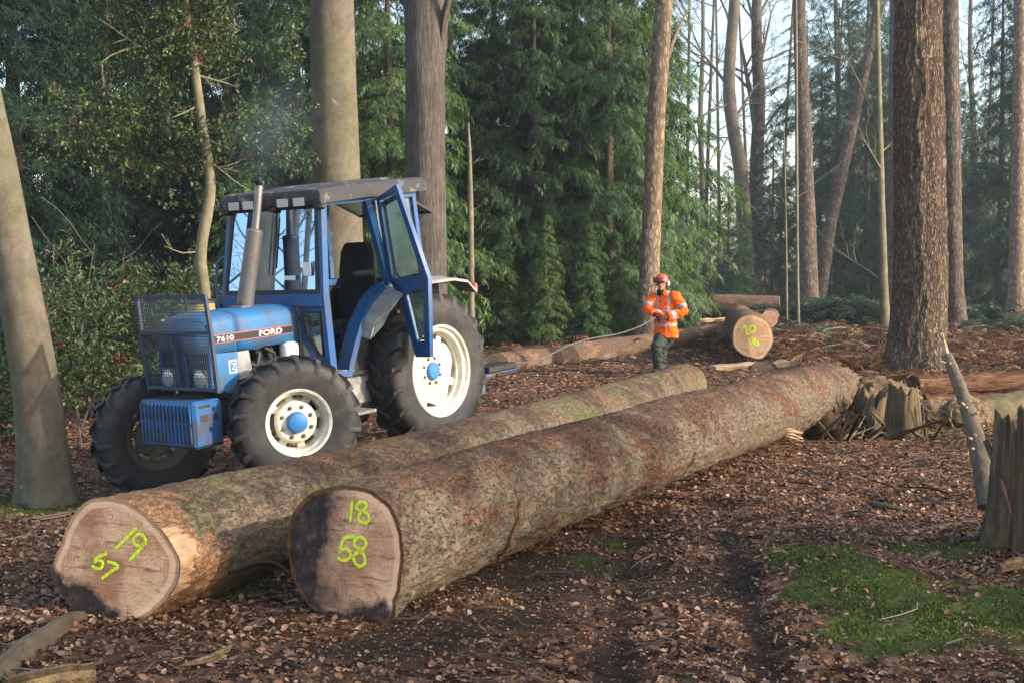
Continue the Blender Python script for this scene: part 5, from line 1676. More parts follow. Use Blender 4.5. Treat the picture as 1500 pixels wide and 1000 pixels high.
def lettering(txt, x0, x1, z0, z1, y, mat, parent, name='lettering'):
    cu = bpy.data.curves.new('c', 'FONT'); cu.body = txt; cu.size = 1; cu.extrude = .02; cu.offset = .018
    ob = bpy.data.objects.new('c', cu); COL.objects.link(ob)
    me = bpy.data.meshes.new_from_object(ob.evaluated_get(bpy.context.evaluated_depsgraph_get()))
    V = np.array([v.co for v in me.vertices])
    lo, hi = V.min(0), V.max(0)
    u = (V - lo) / (hi - lo)
    W = np.stack([x0 + (x1 - x0) * u[:, 0], y + .002 * u[:, 2], z0 + (z1 - z0) * u[:, 1]], 1)
    me.vertices.foreach_set('co', W.astype(np.float32).ravel()); me.update()
    bpy.data.objects.remove(ob)
    me.materials.clear()
    return link_obj(name, me, mat, parent)
lettering('FORD', 2.13, 1.81, 1.463, 1.518, .379, m_white, bon)
lettering('7610', 2.70, 2.475, 1.466, 1.514, .379, m_white, bon)
# nose: radiator grille and side panels
b = MB()
b.box((2.70, -.36, .98), (2.76, .36, 1.62), .01)
for k in range(17): b.box((2.76, -.33, 1.20 + k * .024), (2.772, .33, 1.213 + k * .024))
b.build('radiator_grille', m_black, T_)
b = MB()
b.box((2.762, -.035, .98), (2.80, .035, 1.64), .008)
for s in (-1, 1): b.box((2.755, s * .375, .98), (2.80, s * .335, 1.64), .008)
b.build('grille_surround', m_blued, T_)
b = MB()
for s in (-1, 1):
    b = MB()
    b.prism([(2.735, s * .355, 1.355), (2.44, s * .355, 1.345), (2.44, s * .355, 1.10), (2.52, s * .355, .95), (2.62, s * .355, .93), (2.735, s * .355, .98)], (0, s * .02, 0))
    sp = b.build('side_panel', m_blue, T_)
    b = MB()
    b.prism([(2.79, s * .36, 1.36), (2.735, s * .36, 1.36), (2.735, s * .36, .98), (2.77, s * .36, .98)], (0, s * .016, 0))
    b.build('corner_trim', m_blue, T_)
b = MB(); b.prism([(2.565, .3755, 1.27), (2.46, .3755, 1.27), (2.46, .3755, 1.14), (2.565, .3755, 1.14)], (0, .003, 0)); b.build('badge', m_white, sp)
b = MB(); b.prism([(2.550, .379, 1.255), (2.475, .379, 1.255), (2.475, .379, 1.155), (2.550, .379, 1.155)], (0, .002, 0)); b.build('badge', m_blue, sp)
b = MB(); b.tube([(2.54, .382, 1.235), (2.49, .382, 1.235), (2.53, .382, 1.175), (2.485, .382, 1.175)], .008, 5); b.build('badge', m_white, sp)
b = MB()
b.prism([(2.42, .33, 1.34), (2.26, .33, 1.34), (2.22, .33, 1.08), (2.42, .33, 1.06)], (0, .015, 0))
b.build('vent_mesh', m_greypan, T_)
# headlights
for s in (-1, 1):
    b = MB(); b.box((2.77, s * .23 - .105, 1.02), (2.825, s * .23 + .105, 1.21), .02)
    h = b.build('headlight', m_steel, T_)
    b = MB(); b.lathe([(.0, 2.842), (.05, 2.84), (.082, 2.828), (.088, 2.815)], 20, 'x', (0, s * .23, 1.115)); b.build('lens', m_lens, h)
# guard of wire mesh
GX0, GX1, GX2 = 2.84, 2.885, 2.915
b = MB()
bars = [((GX0, -.50, 1.02), (GX0, .50, 1.02)), ((GX1, -.51, 1.575), (GX1, .51, 1.575)), ((GX2, -.50, 1.93), (GX2, .50, 1.93)), ((GX0, -.50, .99), (GX1, -.51, 1.575)), ((GX0, .50, .99), (GX1, .51, 1.575)), ((GX1, -.51, 1.575), (GX2, -.50, 1.945)), ((GX1, .51, 1.575), (GX2, .50, 1.945))]
for a, c in bars: b.tube([a, c], .024, 4)
b.tube([(GX0 - .015, -.03, 1.02), (GX1 - .015, -.09, 1.575)], .022, 4)
for s in (-1, 1): b.tube([(GX0, s * .46, 1.02), (2.6, s * .40, .95), (2.5, s * .30, .92)], .02, 6)
gd = b.build('guard', m_guard, T_)
b = MB()
def lerp(a, c, q): return np.asarray(a, float) * (1 - q) + np.asarray(c, float) * q
for lo, hi, zx0, zx1 in ((1.03, 1.565, GX0, GX1), (1.585, 1.92, GX1, GX2)):
    n = int((hi - lo) / .030)
    for k in range(1, n):
        q = k / n
        b.tube([(lerp(zx0, zx1, q), -.49, lo + (hi - lo) * q), (lerp(zx0, zx1, q), .49, lo + (hi - lo) * q)], .0028, 4, caps=False)
    for k in range(1, 32):
        y = -.49 + .98 * k / 32
        b.tube([(zx0, y, lo), (zx1, y, hi)], .0028, 4, caps=False)
b.build('wire_mesh', m_guard, gd)
# front weight box
b = MB()
X0, X1 = 2.70, 3.075
b.box((X0, -.40, .465), (X1, .40, .925), .03)
for k in range(14): b.box((X1 - .002, -.365 + k * .054, .52), (X1 + .016, -.345 + k * .054, .90), .004)
b.box((X1 - .002, -.39, .70), (X1 + .008, .39, .725), .003)
wb = b.build('weight_box', m_blued, T_)
slots = [((X1 - .015, -.352 + k * .054, .735), (X1 + .003, -.317 + k * .054, .815), 0) for k in range(13)]
slots += [((X0 + .06, -.352 + k * .054, .92), (X1 - .07, -.335 + k * .054, .928), 0) for k in range(13)]
slots += [((xa, .39, z0), (xb, .4035, z1), .01) for z0, z1, xa, xb in ((.72, .79, 2.77, 2.86), (.72, .79, 2.89, 3.0), (.855, .885, 2.86, 3.02))]
for lo, hi, c in slots:
    b = MB(); b.box(lo, hi, c); b.build('slot', m_blackp, wb)
b = MB(); b.box((2.35, -.30, .52), (2.72, .30, .90), .03); b.build('front_support', m_grease, T_)

# ---- exhaust
b = MB()
b.tube([(2.0, 0, 1.60), (1.945, 0, 1.76)], .045, 14)
b.box((1.93, -.09, 1.735), (2.07, .09, 1.765), .01)
ex = b.build('exhaust_pipe', m_steel, T_)
b = MB(); b.tube([(1.72, 0, 2.50), (1.655, 0, 2.80), (1.625, 0, 2.95), (1.595, 0, 3.03)], .041, 14, caps=False)
b.tube([(1.72, 0, 2.50), (1.655, 0, 2.80), (1.625, 0, 2.95), (1.597, 0, 3.028)], .038, 14, caps=False)
b.build('stack', m_steel, ex)
b = MB()
d = np.array([1.72, 0, 2.535]) - np.array([1.945, 0, 1.745])
pr = [(.0, .042), (.004, .075), (.03, .087), (.93, .087), (.945, .093), (.965, .093), (.975, .086), (.99, .075), (1.0, .042)]
b.tube([np.array([1.945, 0, 1.745]) + d * q for q, _ in pr], [r_ for _, r_ in pr], 24)
b.build('muffler', m_steel, ex)
b = MB(); b.tube([(1.60, 0, 2.97), (1.625, .005, 3.03), (1.668, .012, 3.062)], [.041, .045, .046], 14); b.build('dark_mouth_cap', m_black, ex)  # closed black end piece stands in for the dark inside of the pipe
# air pre-cleaner
b = MB()
b.lathe([(.0, 1.855), (.12, 1.85), (.15, 1.835), (.155, 1.82), (.13, 1.815)], 24, 'z', (2.28, -.28, 0)); b.lathe([(.10, 1.70), (.06, 1.69), (.055, 1.58)], 18, 'z', (2.28, -.28, 0))
pc = b.build('air_cleaner', m_blackp, T_)
b = MB(); b.lathe([(.125, 1.815), (.14, 1.80), (.14, 1.72), (.10, 1.70)], 24, 'z', (2.28, -.28, 0)); b.build('bowl', m_amber, pc)

# ---- cab
def frame_poly(b, outer, inner, d):
    """flat ring between two polygons with equal counts, thickness vector d"""
    n = len(outer)
    O_, I_ = np.asarray(outer, float), np.asarray(inner, float)
    d = np.asarray(d, float)
    V = np.concatenate([O_, I_, O_ + d, I_ + d])
    Fc = []
    for j in range(n):
        k = (j + 1) % n
        Fc += [(j, k, n + k, n + j), (2 * n + j, 3 * n + j, 3 * n + k, 2 * n + k), (j, 2 * n + j, 2 * n + k, k), (n + j, n + k, 3 * n + k, 3 * n + j)]
    b.add(V, Fc)
def bar(b, p, q, wx, wy):
    """rectangular bar from p to q"""
    p, q = np.asarray(p, float), np.asarray(q, float)
    d, s, u = frame_from(q - p, (1, 0, 0) if abs((q - p)[2]) > abs((q - p)[0]) else (0, 0, 1))
    ring = lambda c: [c + u * wx + s * wy, c + u * wx - s * wy, c - u * wx - s * wy, c - u * wx + s * wy]
    b.loft([ring(p), ring(q)], smooth=False)
b = MB()
for s in (-1, 1):
    bar(b, (1.46, s * .715, 1.02), (1.515, s * .725, 1.84), .045, .03)     # A pillar
    bar(b, (1.515, s * .725, 1.83), (1.395, s * .66, 2.80), .040, .03)
    bar(b, (.50, s * .735, 1.86), (.72, s * .67, 2.80), .045, .03)         # B pillar
    bar(b, (-.12, s * .70, 1.86), (-.06, s * .66, 2.86), .03, .03)         # rear pillar
    bar(b, (1.40, s * .66, 2.775), (-.10, s * .66, 2.84), .035, .03)       # roof rail
    bar(b, (1.46, s * .72, 1.02), (1.20, s * .72, .97), .03, .03)
bar(b, (1.40, -.66, 2.775), (1.40, .66, 2.775), .03, .03)
bar(b, (-.10, -.66, 2.84), (-.10, .66, 2.84), .03, .03)
bar(b, (-.12, -.70, 1.86), (-.12, .70, 1.86), .05, .03)
b.build('cab_frame', m_cabblue, T_)
b = MB()    # bulkhead below the windscreen and beside the bonnet
b.box((1.50, -.72, 1.70), (1.57, .72, 1.85), .015)
for s in (-1, 1):
    O_ = [(1.50, s * .36, 1.72), (1.50, s * .74, 1.72), (1.47, s * .74, 1.02), (1.47, s * .58, 1.02), (1.485, s * .36, 1.36)]
    I_ = [(1.50, s * .425, 1.66), (1.50, s * .675, 1.66), (1.475, s * .67, 1.19), (1.475, s * .57, 1.19), (1.485, s * .425, 1.42)]
    frame_poly(b, O_, I_, (.03, 0, 0))
b.build('bulkhead', m_cabblue, T_)
for s in (-1, 1):
    b = MB()
    I_ = [(1.515, s * .425, 1.66), (1.515, s * .675, 1.66), (1.495, s * .67, 1.19), (1.495, s * .57, 1.19), (1.50, s * .425, 1.42)]
    J_ = [(1.515, s * .445, 1.64), (1.515, s * .655, 1.64), (1.495, s * .65, 1.21), (1.495, s * .575, 1.21), (1.50, s * .445, 1.425)]
    frame_poly(b, I_, J_, (.03, 0, 0))
    q = b.build('lower_window', m_blackp, T_)
    b = MB(); b.prism(J_, (.006, 0, 0)); b.build('pane', m_gl, q)
b = MB(); b.box((1.40, .50, 1.45), (1.42, .54, 1.68)); b.build('green_tag', m_green, T_)
# windscreen
def quadpts(x0, z0, hw0, x1, z1, hw1, inset=0.0):
    return [(x0, -hw0 + inset, z0 + inset), (x0, hw0 - inset, z0 + inset), (x1, hw1 - inset, z1 - inset), (x1, -hw1 + inset, z1 - inset)]
wo, wi = quadpts(1.545, 1.84, .70, 1.418, 2.76, .64), quadpts(1.548, 1.84, .70, 1.421, 2.76, .64, .045)
b = MB(); frame_poly(b, wo, wi, (.022, 0, .003))
ws = b.build('windscreen', m_blackp, T_)
b = MB(); b.prism(quadpts(1.552, 1.85, .695, 1.425, 2.75, .635, .03), (.006, 0, .001)); b.build('pane', m_ws, ws)
b = MB()
b.box((1.555, .49, 2.03), (1.558, .60, 2.17), 0, M=None); b.box((1.563, .22, 1.99), (1.566, .38, 2.035))
b.build('sticker', m_white, ws)
b = MB(); b.tube([(1.450, .02, 2.74), (1.50, .02, 2.5), (1.56, -.01, 2.05)], .007, 6); b.box((1.44, -.03, 2.70), (1.48, .07, 2.76), .01); b.tube([(1.475, .06, 2.65), (1.545, .05, 2.12)], .009, 5)
b.build('wiper', m_blackp, ws)
# roof
b = MB()
rings = []
for x, zb, zt, hw in ((1.515, 2.80, 2.87, .735), (1.50, 2.768, 2.905, .75), (1.44, 2.765, 2.925, .755), (.7, 2.815, 2.975, .76), (-.18, 2.865, 3.02, .75), (-.24, 2.875, 3.005, .74)):
    rings.append([(x, -hw, zb), (x, -hw, zt - .05), (x, -hw + .03, zt - .012), (x, -hw + .12, zt), (x, hw - .12, zt), (x, hw - .03, zt - .012), (x, hw, zt - .05), (x, hw, zb)])
b.loft(rings, smooth=False)
rf = b.build('roof', m_roof, T_)
b = MB()
rings = []
for x, hw, z0, z1 in ((1.20, .40, 2.92, 2.94), (1.05, .46, 2.93, 2.975), (.05, .46, 2.98, 3.035), (-.05, .42, 2.98, 3.0)):
    rings.append([(x, -hw, z0), (x, -hw + .05, z1), (x, hw - .05, z1), (x, hw, z0)])
b.loft(rings, smooth=False)
b.build('roof_hatch', m_white if False else m_roof, rf)
b = MB(); b.box((1.425, -.735, 2.735), (1.475, .735, 2.79), .01)
b.box((1.41, .63, 2.70), (1.50, .745, 2.80), .02); b.box((1.41, -.745, 2.70), (1.50, -.63, 2.80), .02)
b.build('light_rail', m_blackp, rf)
for yc in (-.515, -.30, .215, .45):
    b = MB(); b.box((1.46, yc - .095, 2.735), (1.512, yc + .095, 2.845), .015)
    q = b.build('work_light', m_blackp, T_)
    b = MB(); b.box((1.510, yc - .08, 2.745), (1.519, yc + .08, 2.832), .004); b.build('lens', m_lens, q)
# interior
b = MB()
b.box((-.1, -.66, .93), (1.46, .66, .985), .01)
b.box((-.10, -.60, .95), (-.02, .60, 1.80), .02)
b.build('cab_floor', m_blackp, T_)
b = MB()
b.box((1.20, -.28, 1.55), (1.46, .28, 1.86), .05); b.box((1.30, -.30, .96), (1.46, .30, 1.55), .03)
b.build('dashboard', m_blackp, T_)
b = MB()
a = np.linspace(0, 2 * math.pi, 33)
cw = np.array([1.06, 0, 1.90]); e1 = np.array([.55, 0, .80]); e2 = np.array([0, 1.0, 0]); e1 = np.array([.80, 0, .58])
b.tube([cw + .20 * (math.cos(x) * e1 + math.sin(x) * e2) for x in a], .015, 8, caps=False)
for x in (0.5, 2.6, 4.7): b.tube([cw, cw + .2 * (math.cos(x) * e1 + math.sin(x) * e2)], .01, 6)
b.tube([cw, (1.22, 0, 1.68)], .025, 8)
b.build('steering_wheel', m_blackp, T_)
b = MB(); b.box((.20, -.25, 1.30), (.75, .25, 1.46), .05); b.box((.25, -.2, .96), (.65, .2, 1.30), .03)
st = b.build('seat', m_seat, T_)
b = MB()
rings = []
for z, x, hw in ((1.42, .26, .23), (1.60, .24, .25), (2.0, .20, .265), (2.22, .17, .25), (2.31, .155, .20), (2.325, .15, .16)):
    rings.append([(x, -hw, z), (x - .09, -hw + .04, z), (x - .09, hw - .04, z), (x, hw, z), (x + .03, hw - .05, z), (x + .02, 0, z), (x + .03, -hw + .05, z)])
b.loft(rings)
b.build('backrest', m_seat, st)
b = MB(); b.box((.28, .30, 1.95), (.68, .38, 2.02), .03); b.tube([(.30, .34, 1.95), (.25, .30, 1.75)], .02, 8); b.build('armrest', m_seat, st)
b = MB()
for k, (x, y, z) in enumerate([(.95, .36, 1.45), (.85, .40, 1.40), (.75, .43, 1.5), (1.02, .22, 1.5), (1.0, .42, 1.35)]):
    b.tube([(x, y, 1.0), (x - .04, y, z - .06), (x - .05, y, z)], .009, 6); b.lathe([(.0, z + .03), (.022, z + .015), (.022, z - .015), (.0, z - .03)], 10, 'z', (x - .05, y, 0))
b.build('lever', m_black, T_)
# side and rear glass
b = MB()
I_ = [(.50, -.735, 1.92), (1.47, -.725, 1.92), (1.40, -.665, 2.74), (.70, -.67, 2.76)]
b.prism(I_, (0, .006, 0)); b.build('side_window', m_gl, T_)
for s in (-1, 1):
    b = MB(); b.prism([(.44, s * .735, 1.92), (-.08, s * .70, 1.92), (-.05, s * .665, 2.79), (.66, s * .67, 2.77)], (0, -s * .006, 0))
    b.build('quarter_window', m_gl, T_)
Pw = tplane([(597, 288), (625, 290), (633, 308), (607, 313)], np.array([-.4, .5, 2.7]), np.array([.5, 0.0, 1.0]))
b = MB(); b.prism([(-.10, -.55, 2.80), (-.10, .55, 2.80), (-.55, .55, 2.62), (-.55, -.55, 2.62)], (0, 0, .008))
rw = b.build('rear_window', m_gl, T_)
b = MB()
for p, q in (((-.10, .55, 2.80), (-.55, .55, 2.62)), ((-.55, .55, 2.62), (-.55, -.55, 2.62)), ((-.10, -.55, 2.80), (-.55, -.55, 2.62))): bar(b, p, q, .015, .015)
b.tube([(-.5, .5, 2.62), (-.15, .62, 2.45)], .01, 6); b.build('frame', m_blackp, rw)
# left door, swung open on the middle pillar
hp0, hp1 = tl(552, 291, 1, .70), tl(570, 410, 1, .76)
nrm = np.cross(hp1 - hp0, np.array([.25, .686, 0])); nrm /= np.linalg.norm(nrm)
DO = tplane([(551, 291), (580, 270), (603, 337), (627, 408), (630, 523), (609, 523), (582, 429), (569, 410)], hp0, nrm)
DI = tplane([(556, 294), (577.5, 281), (597, 340), (619, 408), (622, 515), (613, 516), (589, 425), (574, 405)], hp0, nrm)
b = MB()
th = -nrm * .045 if (nrm[0] > 0) else nrm * .045
frame_poly(b, DO, DI, th)
bp = tplane([(570, 410), (619, 403), (622, 417), (582, 428)], hp0, nrm); b.prism(bp, th)
door = b.build('door', m_cabblue, T_)
up_g = tplane([(556, 296), (577, 284), (597, 340), (614.5, 401), (613, 405), (580, 411), (573.5, 403)], hp0, nrm)
lo_g = tplane([(595, 428), (620, 423), (621.5, 498), (611.5, 499)], hp0, nrm)
for gl_ in (up_g, lo_g):
    c = gl_.mean(0)
    b = MB(); frame_poly(b, gl_ + th * 1.08, c + (gl_ - c) * .90 + th * 1.08, th * .10)
    q = b.build('window_seal', m_blackp, door)
    b = MB(); b.prism(gl_ + th * .4, th * .12); b.build('pane', m_gl, door)
# sheet between the panes and the narrow edges
rim = tplane([(582, 428), (622, 417), (622, 424), (594, 429), (611, 500), (622, 499), (622, 516), (612, 516)], hp0, nrm)
b = MB(); b.prism(rim, th * .96); b.build('inner_panel', m_cabblue, door)
b = MB(); hpx = tplane([(610, 405), (617, 405), (617, 415), (610, 415)], hp0, nrm); b.prism(hpx + th * 1.1, th * .6); b.build('handle', m_white, door)
# right door stays shut: its frame shows through the cab
b = MB(); O_ = [(.47, -.745, 1.0), (1.46, -.74, 1.0), (1.50, -.735, 1.9), (1.385, -.672, 2.77), (.70, -.677, 2.77), (.48, -.745, 1.9)]
c = np.mean(O_, 0); frame_poly(b, O_, [tuple(c + (np.array(p) - c) * .90) for p in O_], (0, -.02, 0)); b.build('right_door', m_cabblue, T_)

# ---- fenders
arc = [(1.25, .955), (1.20, 1.10), (1.12, 1.27), (1.0, 1.49), (.80, 1.72), (.60, 1.845), (.42, 1.885), (.1, 1.90), (-.35, 1.90), (-.55, 1.86)]
arc2 = [(1.17, .965), (1.125, 1.09), (1.045, 1.25), (.93, 1.44), (.755, 1.645), (.575, 1.765), (.40, 1.81), (.1, 1.83), (-.33, 1.83), (-.50, 1.80)]
for s in (-1, 1):
    b = MB()
    rings = []
    for (x, z), (x2, z2) in zip(arc, arc2):
        rings.append([(x, s * .56, z), (x, s * .735, z), (x2, s * .735, z2), (x2, s * .56, z2)])
    b.loft(rings, smooth=False)
    fe = b.build('fender', m_cabblue, T_)
    b = MB()
    inner = [(x2, s * .575, z2) for (x2, z2) in arc2]
    b.prism([(x, s * .60, z) for x, z in arc2] + [(-.50, s * .60, 1.2), (.2, s * .60, 1.1), (.8, s * .60, .95)], (0, s * .02, 0))
    b.build('inner_panel', m_blackp, fe)
    b = MB()    # outer skirt over the tyre
    rings = []
    for x, z in ((1.0, 1.34), (.92, 1.50), (.80, 1.63), (.62, 1.76), (.44, 1.845), (.1, 1.865), (-.32, 1.87), (-.56, 1.83), (-.72, 1.70)):
        k = .5 if x > .9 else 1
        rings.append([(x, s * .73, z + .03), (x, s * (.73 + .27 * k), z), (x, s * (.73 + .27 * k), z - .03), (x, s * .73, z - .0)])
    b.loft(rings, smooth=False)
    b.build('skirt', m_greypan, fe)
    b = MB(); b.prism([(.545, s * .80, 1.80), (.80, s * .80, 1.62), (.99, s * .80, 1.36), (.90, s * .80, 1.33), (.72, s * .80, 1.44), (.52, s * .80, 1.66)], (0, s * .012, 0)); b.build('splash_panel', m_greypan, fe)
    b = MB(); b.box((-.80, s * .78, 1.68), (-.74, s * .96, 1.78), .012); b.build('tail_light', m_red, fe)
# step, tank and steps
b = MB(); b.box((.95, .46, .54), (1.32, .84, .575), .006); bar(b, (1.02, .6, .56), (1.08, .55, .95), .012, .05); bar(b, (1.28, .6, .56), (1.25, .55, .95), .012, .05)
b.build('step', m_greypan, T_)
b = MB(); b.box((.72, .30, .58), (1.20, .62, .95), .05); b.box((1.12, .52, .98), (1.45, .72, 1.02), .01); b.box((.55, .30, .55), (.70, .60, .62), .02)
b.build('fuel_tank', m_greypan, T_)
b = MB(); b.tube([(1.50, -.74, 1.60), (1.50, -.88, 1.70), (1.47, -.93, 2.0), (1.46, -.90, 2.18), (1.45, -.80, 2.25), (1.44, -.70, 2.25)], .016, 8)
b.build('grab_rail', m_blue, T_)
# rear linkage and winch butt plate
b = MB()
for s in (-1, 1): b.tube([(-.2, s * .40, .62), (-.85, s * .42, .55), (-1.15, s * .42, .56)], .035, 8); b.tube([(-.30, s * .35, 1.2), (-.8, s * .42, .6)], .022, 8)
b.tube([(-.25, 0, 1.0), (-1.15, 0, 1.05)], .03, 8)
b.build('linkage', m_grease, T_)
b = MB(); b.box((-1.30, -.62, .40), (-1.18, .62, 1.10), .02); b.box((-1.9, .40, .605), (-1.25, .66, .655), .01); b.box((-1.9, .40, .655), (-1.86, .66, .72), .005)
wn_ = b.build('winch', m_blue, T_)
b = MB(); b.box((-1.88, .38, .66), (-1.30, .68, .735), .01); b.box((-1.9, .45, .60), (-1.45, .69, .64), .01); b.build('fairlead', m_black, wn_)

# ---- wheels
def tyre_mb(R, rb, W, nl, lugh, bead_y, twist=.30):
    b = MB()
    hw = W / 2
    half = [(rb, bead_y), (rb + .012, bead_y + .02), (rb + (R - rb) * .3, hw * .97), (rb + (R - rb) * .52, hw * 1.0), (rb + (R - rb) * .74, hw * .95), (R - lugh - .012, hw * .80), (R - lugh, hw * .62), (R - lugh + .004, 0)]
    prof = half + [(r_, -y) for r_, y in half[::-1][1:]]
    b.lathe(prof, 72, 'y', caps=False)
    for k in range(nl):
        for s in (-1, 1):
            a0 = 2 * math.pi * (k + (.5 if s > 0 else 0)) / nl
            rings = []
            for q, r_out, yy in ((0, R, .0 - .02 * s * -1), (.3, R + .001, .34), (.62, R - .002, .66), (.86, R - .012, .88), (1.0, R - .06, .99), (1.06, R - .13, 1.02)):
                y = s * hw * yy if q > 0 else -s * .02
                a = a0 - twist * q * (1 - .25 * q) * (1.0 if True else 1)
                wdt = .030 + .010 * q if q < .9 else .034
                da = wdt / R
                r_in = R - lugh - .02 if q < .8 else R - lugh - .06 - .05 * max(0, q - .86) / .2
                ring = []
                for aa, rr in ((a - da, r_in), (a - da * .62, r_out), (a + da * .62, r_out), (a + da, r_in)):
                    ring.append((rr * math.sin(aa), y, rr * math.cos(aa)))
                rings.append(ring)
            b.loft(rings, smooth=False)
    return b
def wheel(name, loc, steer, R, flange, W, nl, lugh, outer, rim_mat, rear):
    e_rot = steer + (0 if outer > 0 else math.pi)
    b = MB()
    hw = W / 2
    f = flange
    if rear:
        prof = [(f + .004, hw * .86), (f - .006, hw * .92), (f - .03, hw * .88), (f - .045, hw * .72), (f - .075, hw * .66), (f - .085, hw * .40), (f - .105, hw * .34), (f - .11, -hw * .4), (f - .05, -hw * .7), (f - .03, -hw * .86), (f, -hw * .92), (f + .004, -hw * .86)]
        b.lathe(prof, 64, 'y', caps=False)
        # squarish wheel centre with scalloped sides
        a = np.linspace(0, 2 * math.pi, 64, endpoint=False)
        ro = np.minimum(f - .10, (f - .165) / np.maximum(np.abs(np.cos(a + .35)), np.abs(np.sin(a + .35))))
        r0 = .02
        P = np.stack([ro * np.sin(a), np.full(64, r0), ro * np.cos(a)], -1)
        b.prism(P, (0, .018, 0))
        for aa in np.arange(4) * math.pi / 2 + .35 + math.pi / 4:
            b.box((-.045, r0 - .02, f - .20), (.045, r0 + .03, f - .095), .008, M=np.array([[math.cos(aa), 0, math.sin(aa), 0], [0, 1, 0, 0], [-math.sin(aa), 0, math.cos(aa), 0]]))
        b.lathe([(.19, .036), (.18, .05), (.10, .055)], 32, 'y')
        hub = [(.10, .05), (.10, .085), (.085, .10), (.0, .105)]
        br, nb, by = .145, 8, .052
    else:
        prof = [(f + .004, hw * .86), (f - .006, hw * .92), (f - .028, hw * .86), (f - .04, hw * .62), (f - .06, hw * .55), (f - .075, hw * .1), (f - .075, -hw * .4), (f - .03, -hw * .8), (f, -hw * .92), (f + .004, -hw * .86)]
        b.lathe(prof, 64, 'y', caps=False)
        a = np.linspace(0, 2 * math.pi, 64, endpoint=False)
        rings = [[(r_ * math.sin(x), y, r_ * math.cos(x)) for x in a] for r_, y in ((.0, .085), (.19, .085), (.205, .072), (.215, .03), (.225, -.02), (.20, -.04), (.0, -.04))]
        b.loft(rings, caps=False)
        for k in range(8):
            aa = k * math.pi / 4 + .2
            b.box((-.04, -.035, .20), (.04, .005, f - .055), .006, M=np.array([[math.cos(aa), 0, math.sin(aa), 0], [0, 1, 0, 0], [-math.sin(aa), 0, math.cos(aa), 0]]))
        hub = [(.105, .084), (.105, .115), (.09, .15), (.075, .157), (.0, .16)]
        br, nb, by = .155, 8, .084
    rim = b.build(name, rim_mat, T_)
    rim.location = loc
    rim.rotation_euler = (0, R_(7) * (0 if rear else 0), e_rot)
    tyre_mb(R, f - .012, W, nl, lugh, hw * .80).build('tyre', m_rubber, rim)
    b = MB(); b.lathe(hub, 32, 'y'); b.build('hub_cap', m_hub if outer > 0 or rear else m_grease, rim)
    for k in range(nb):
        aa = 2 * math.pi * (k + .5) / nb
        b = MB(); b.lathe([(.014, by), (.014, by + .018), (.0, by + .02)], 8, 'y', (br * math.sin(aa), 0, br * math.cos(aa)))
        b.lathe([(.022, by - .002), (.022, by + .004)], 10, 'y', (br * math.sin(aa), 0, br * math.cos(aa)))
        b.build('wheel_nut', m_creamd, rim)
    return rim
wheel('rear_wheel', (0, .80, .86), 0, .865, .515, .44, 21, .045, 1, m_cream, True)
wheel('rear_wheel', (0, -.80, .86), 0, .865, .515, .44, 21, .045, -1, m_creamd, True)
wheel('front_wheel', (2.20, .86, .633), R_(-31), .655, .338, .38, 18, .040, 1, m_cream, False)
wheel('front_wheel', (2.47, -.93, .445), R_(-25), .655, .338, .38, 18, .040, -1, m_creamd, False)

# ================================================================ PERSON
PY = 24.2
PS = F / PY
proot = np.array([(972 - 750) / PS, PY, gz((972 - 750) / PS, PY)])
person = empty('person', proot)
tag(person, 'person in orange hi-vis jacket and red helmet holding the winch rope', 'person')
def remesh(b, name, mat, vox, parent, smooth=6, fn=None, wr=0.0):
    me = b.mesh(name)
    o = bpy.data.objects.new(name, me); COL.objects.link(o)
    m = o.modifiers.new('r', 'REMESH'); m.mode = 'VOXEL'; m.voxel_size = vox; m.use_smooth_shade = True
    m2 = o.modifiers.new('s', 'SMOOTH'); m2.iterations = smooth; m2.factor = .5
    dg = bpy.context.evaluated_depsgraph_get()
    me2 = bpy.data.meshes.new_from_object(o.evaluated_get(dg))
    me2.name = name
    bpy.data.objects.remove(o)
    if wr:
        co = np.empty(len(me2.vertices) * 3, np.float32); me2.vertices.foreach_get('co', co); co = co.reshape(-1, 3)
        no = np.empty(len(me2.vertices) * 3, np.float32); me2.vertices.foreach_get('normal', no); no = no.reshape(-1, 3)
        q = co + .05 * fbm(co * 5, 2, 4)[:, None]
        co = co + no * (wr * (1 - 2 * np.abs(vnoise(q * [9, 9, 16], 8))) + wr * .6 * vnoise(q * [18, 18, 34], 9))[:, None]
        me2.vertices.foreach_set('co', co.astype(np.float32).ravel()); me2.update()
    me2.materials.clear()
    for m_ in (mat if isinstance(mat, (list, tuple)) else [mat]): me2.materials.append(m_)
    if fn is not None:
        idx = [fn(np.array(p.center)) for p in me2.polygons]
        me2.polygons.foreach_set('material_index', idx)
    me2.polygons.foreach_set('use_smooth', [True] * len(me2.polygons))
    return link_obj(name, me2, None, parent)
def pp(px, py, dy=0.0):
    return np.array([(px - 972) / PS, dy, (548 - py) / PS])
def ball(b, c, r, n=16):
    r = np.array([r, r, r]) if np.isscalar(r) else np.asarray(r, float)
    a = np.linspace(0, math.pi, 11)
    rings = [[np.asarray(c) + r * [math.sin(x) * math.cos(t_), math.sin(x) * math.sin(t_), -math.cos(x)] for t_ in np.linspace(0, 6.2832, n, endpoint=False)] for x in np.clip(a, .02, math.pi - .02)]
    b.loft(rings)
def ellring(c, rx, ry, n=16, rot=0.0):
    a = np.linspace(0, 6.2832, n, endpoint=False)
    x, y = rx * np.cos(a), ry * np.sin(a)
    return np.stack([c[0] + x * math.cos(rot) - y * math.sin(rot), c[1] + x * math.sin(rot) + y * math.cos(rot), 0 * a + c[2]], -1)
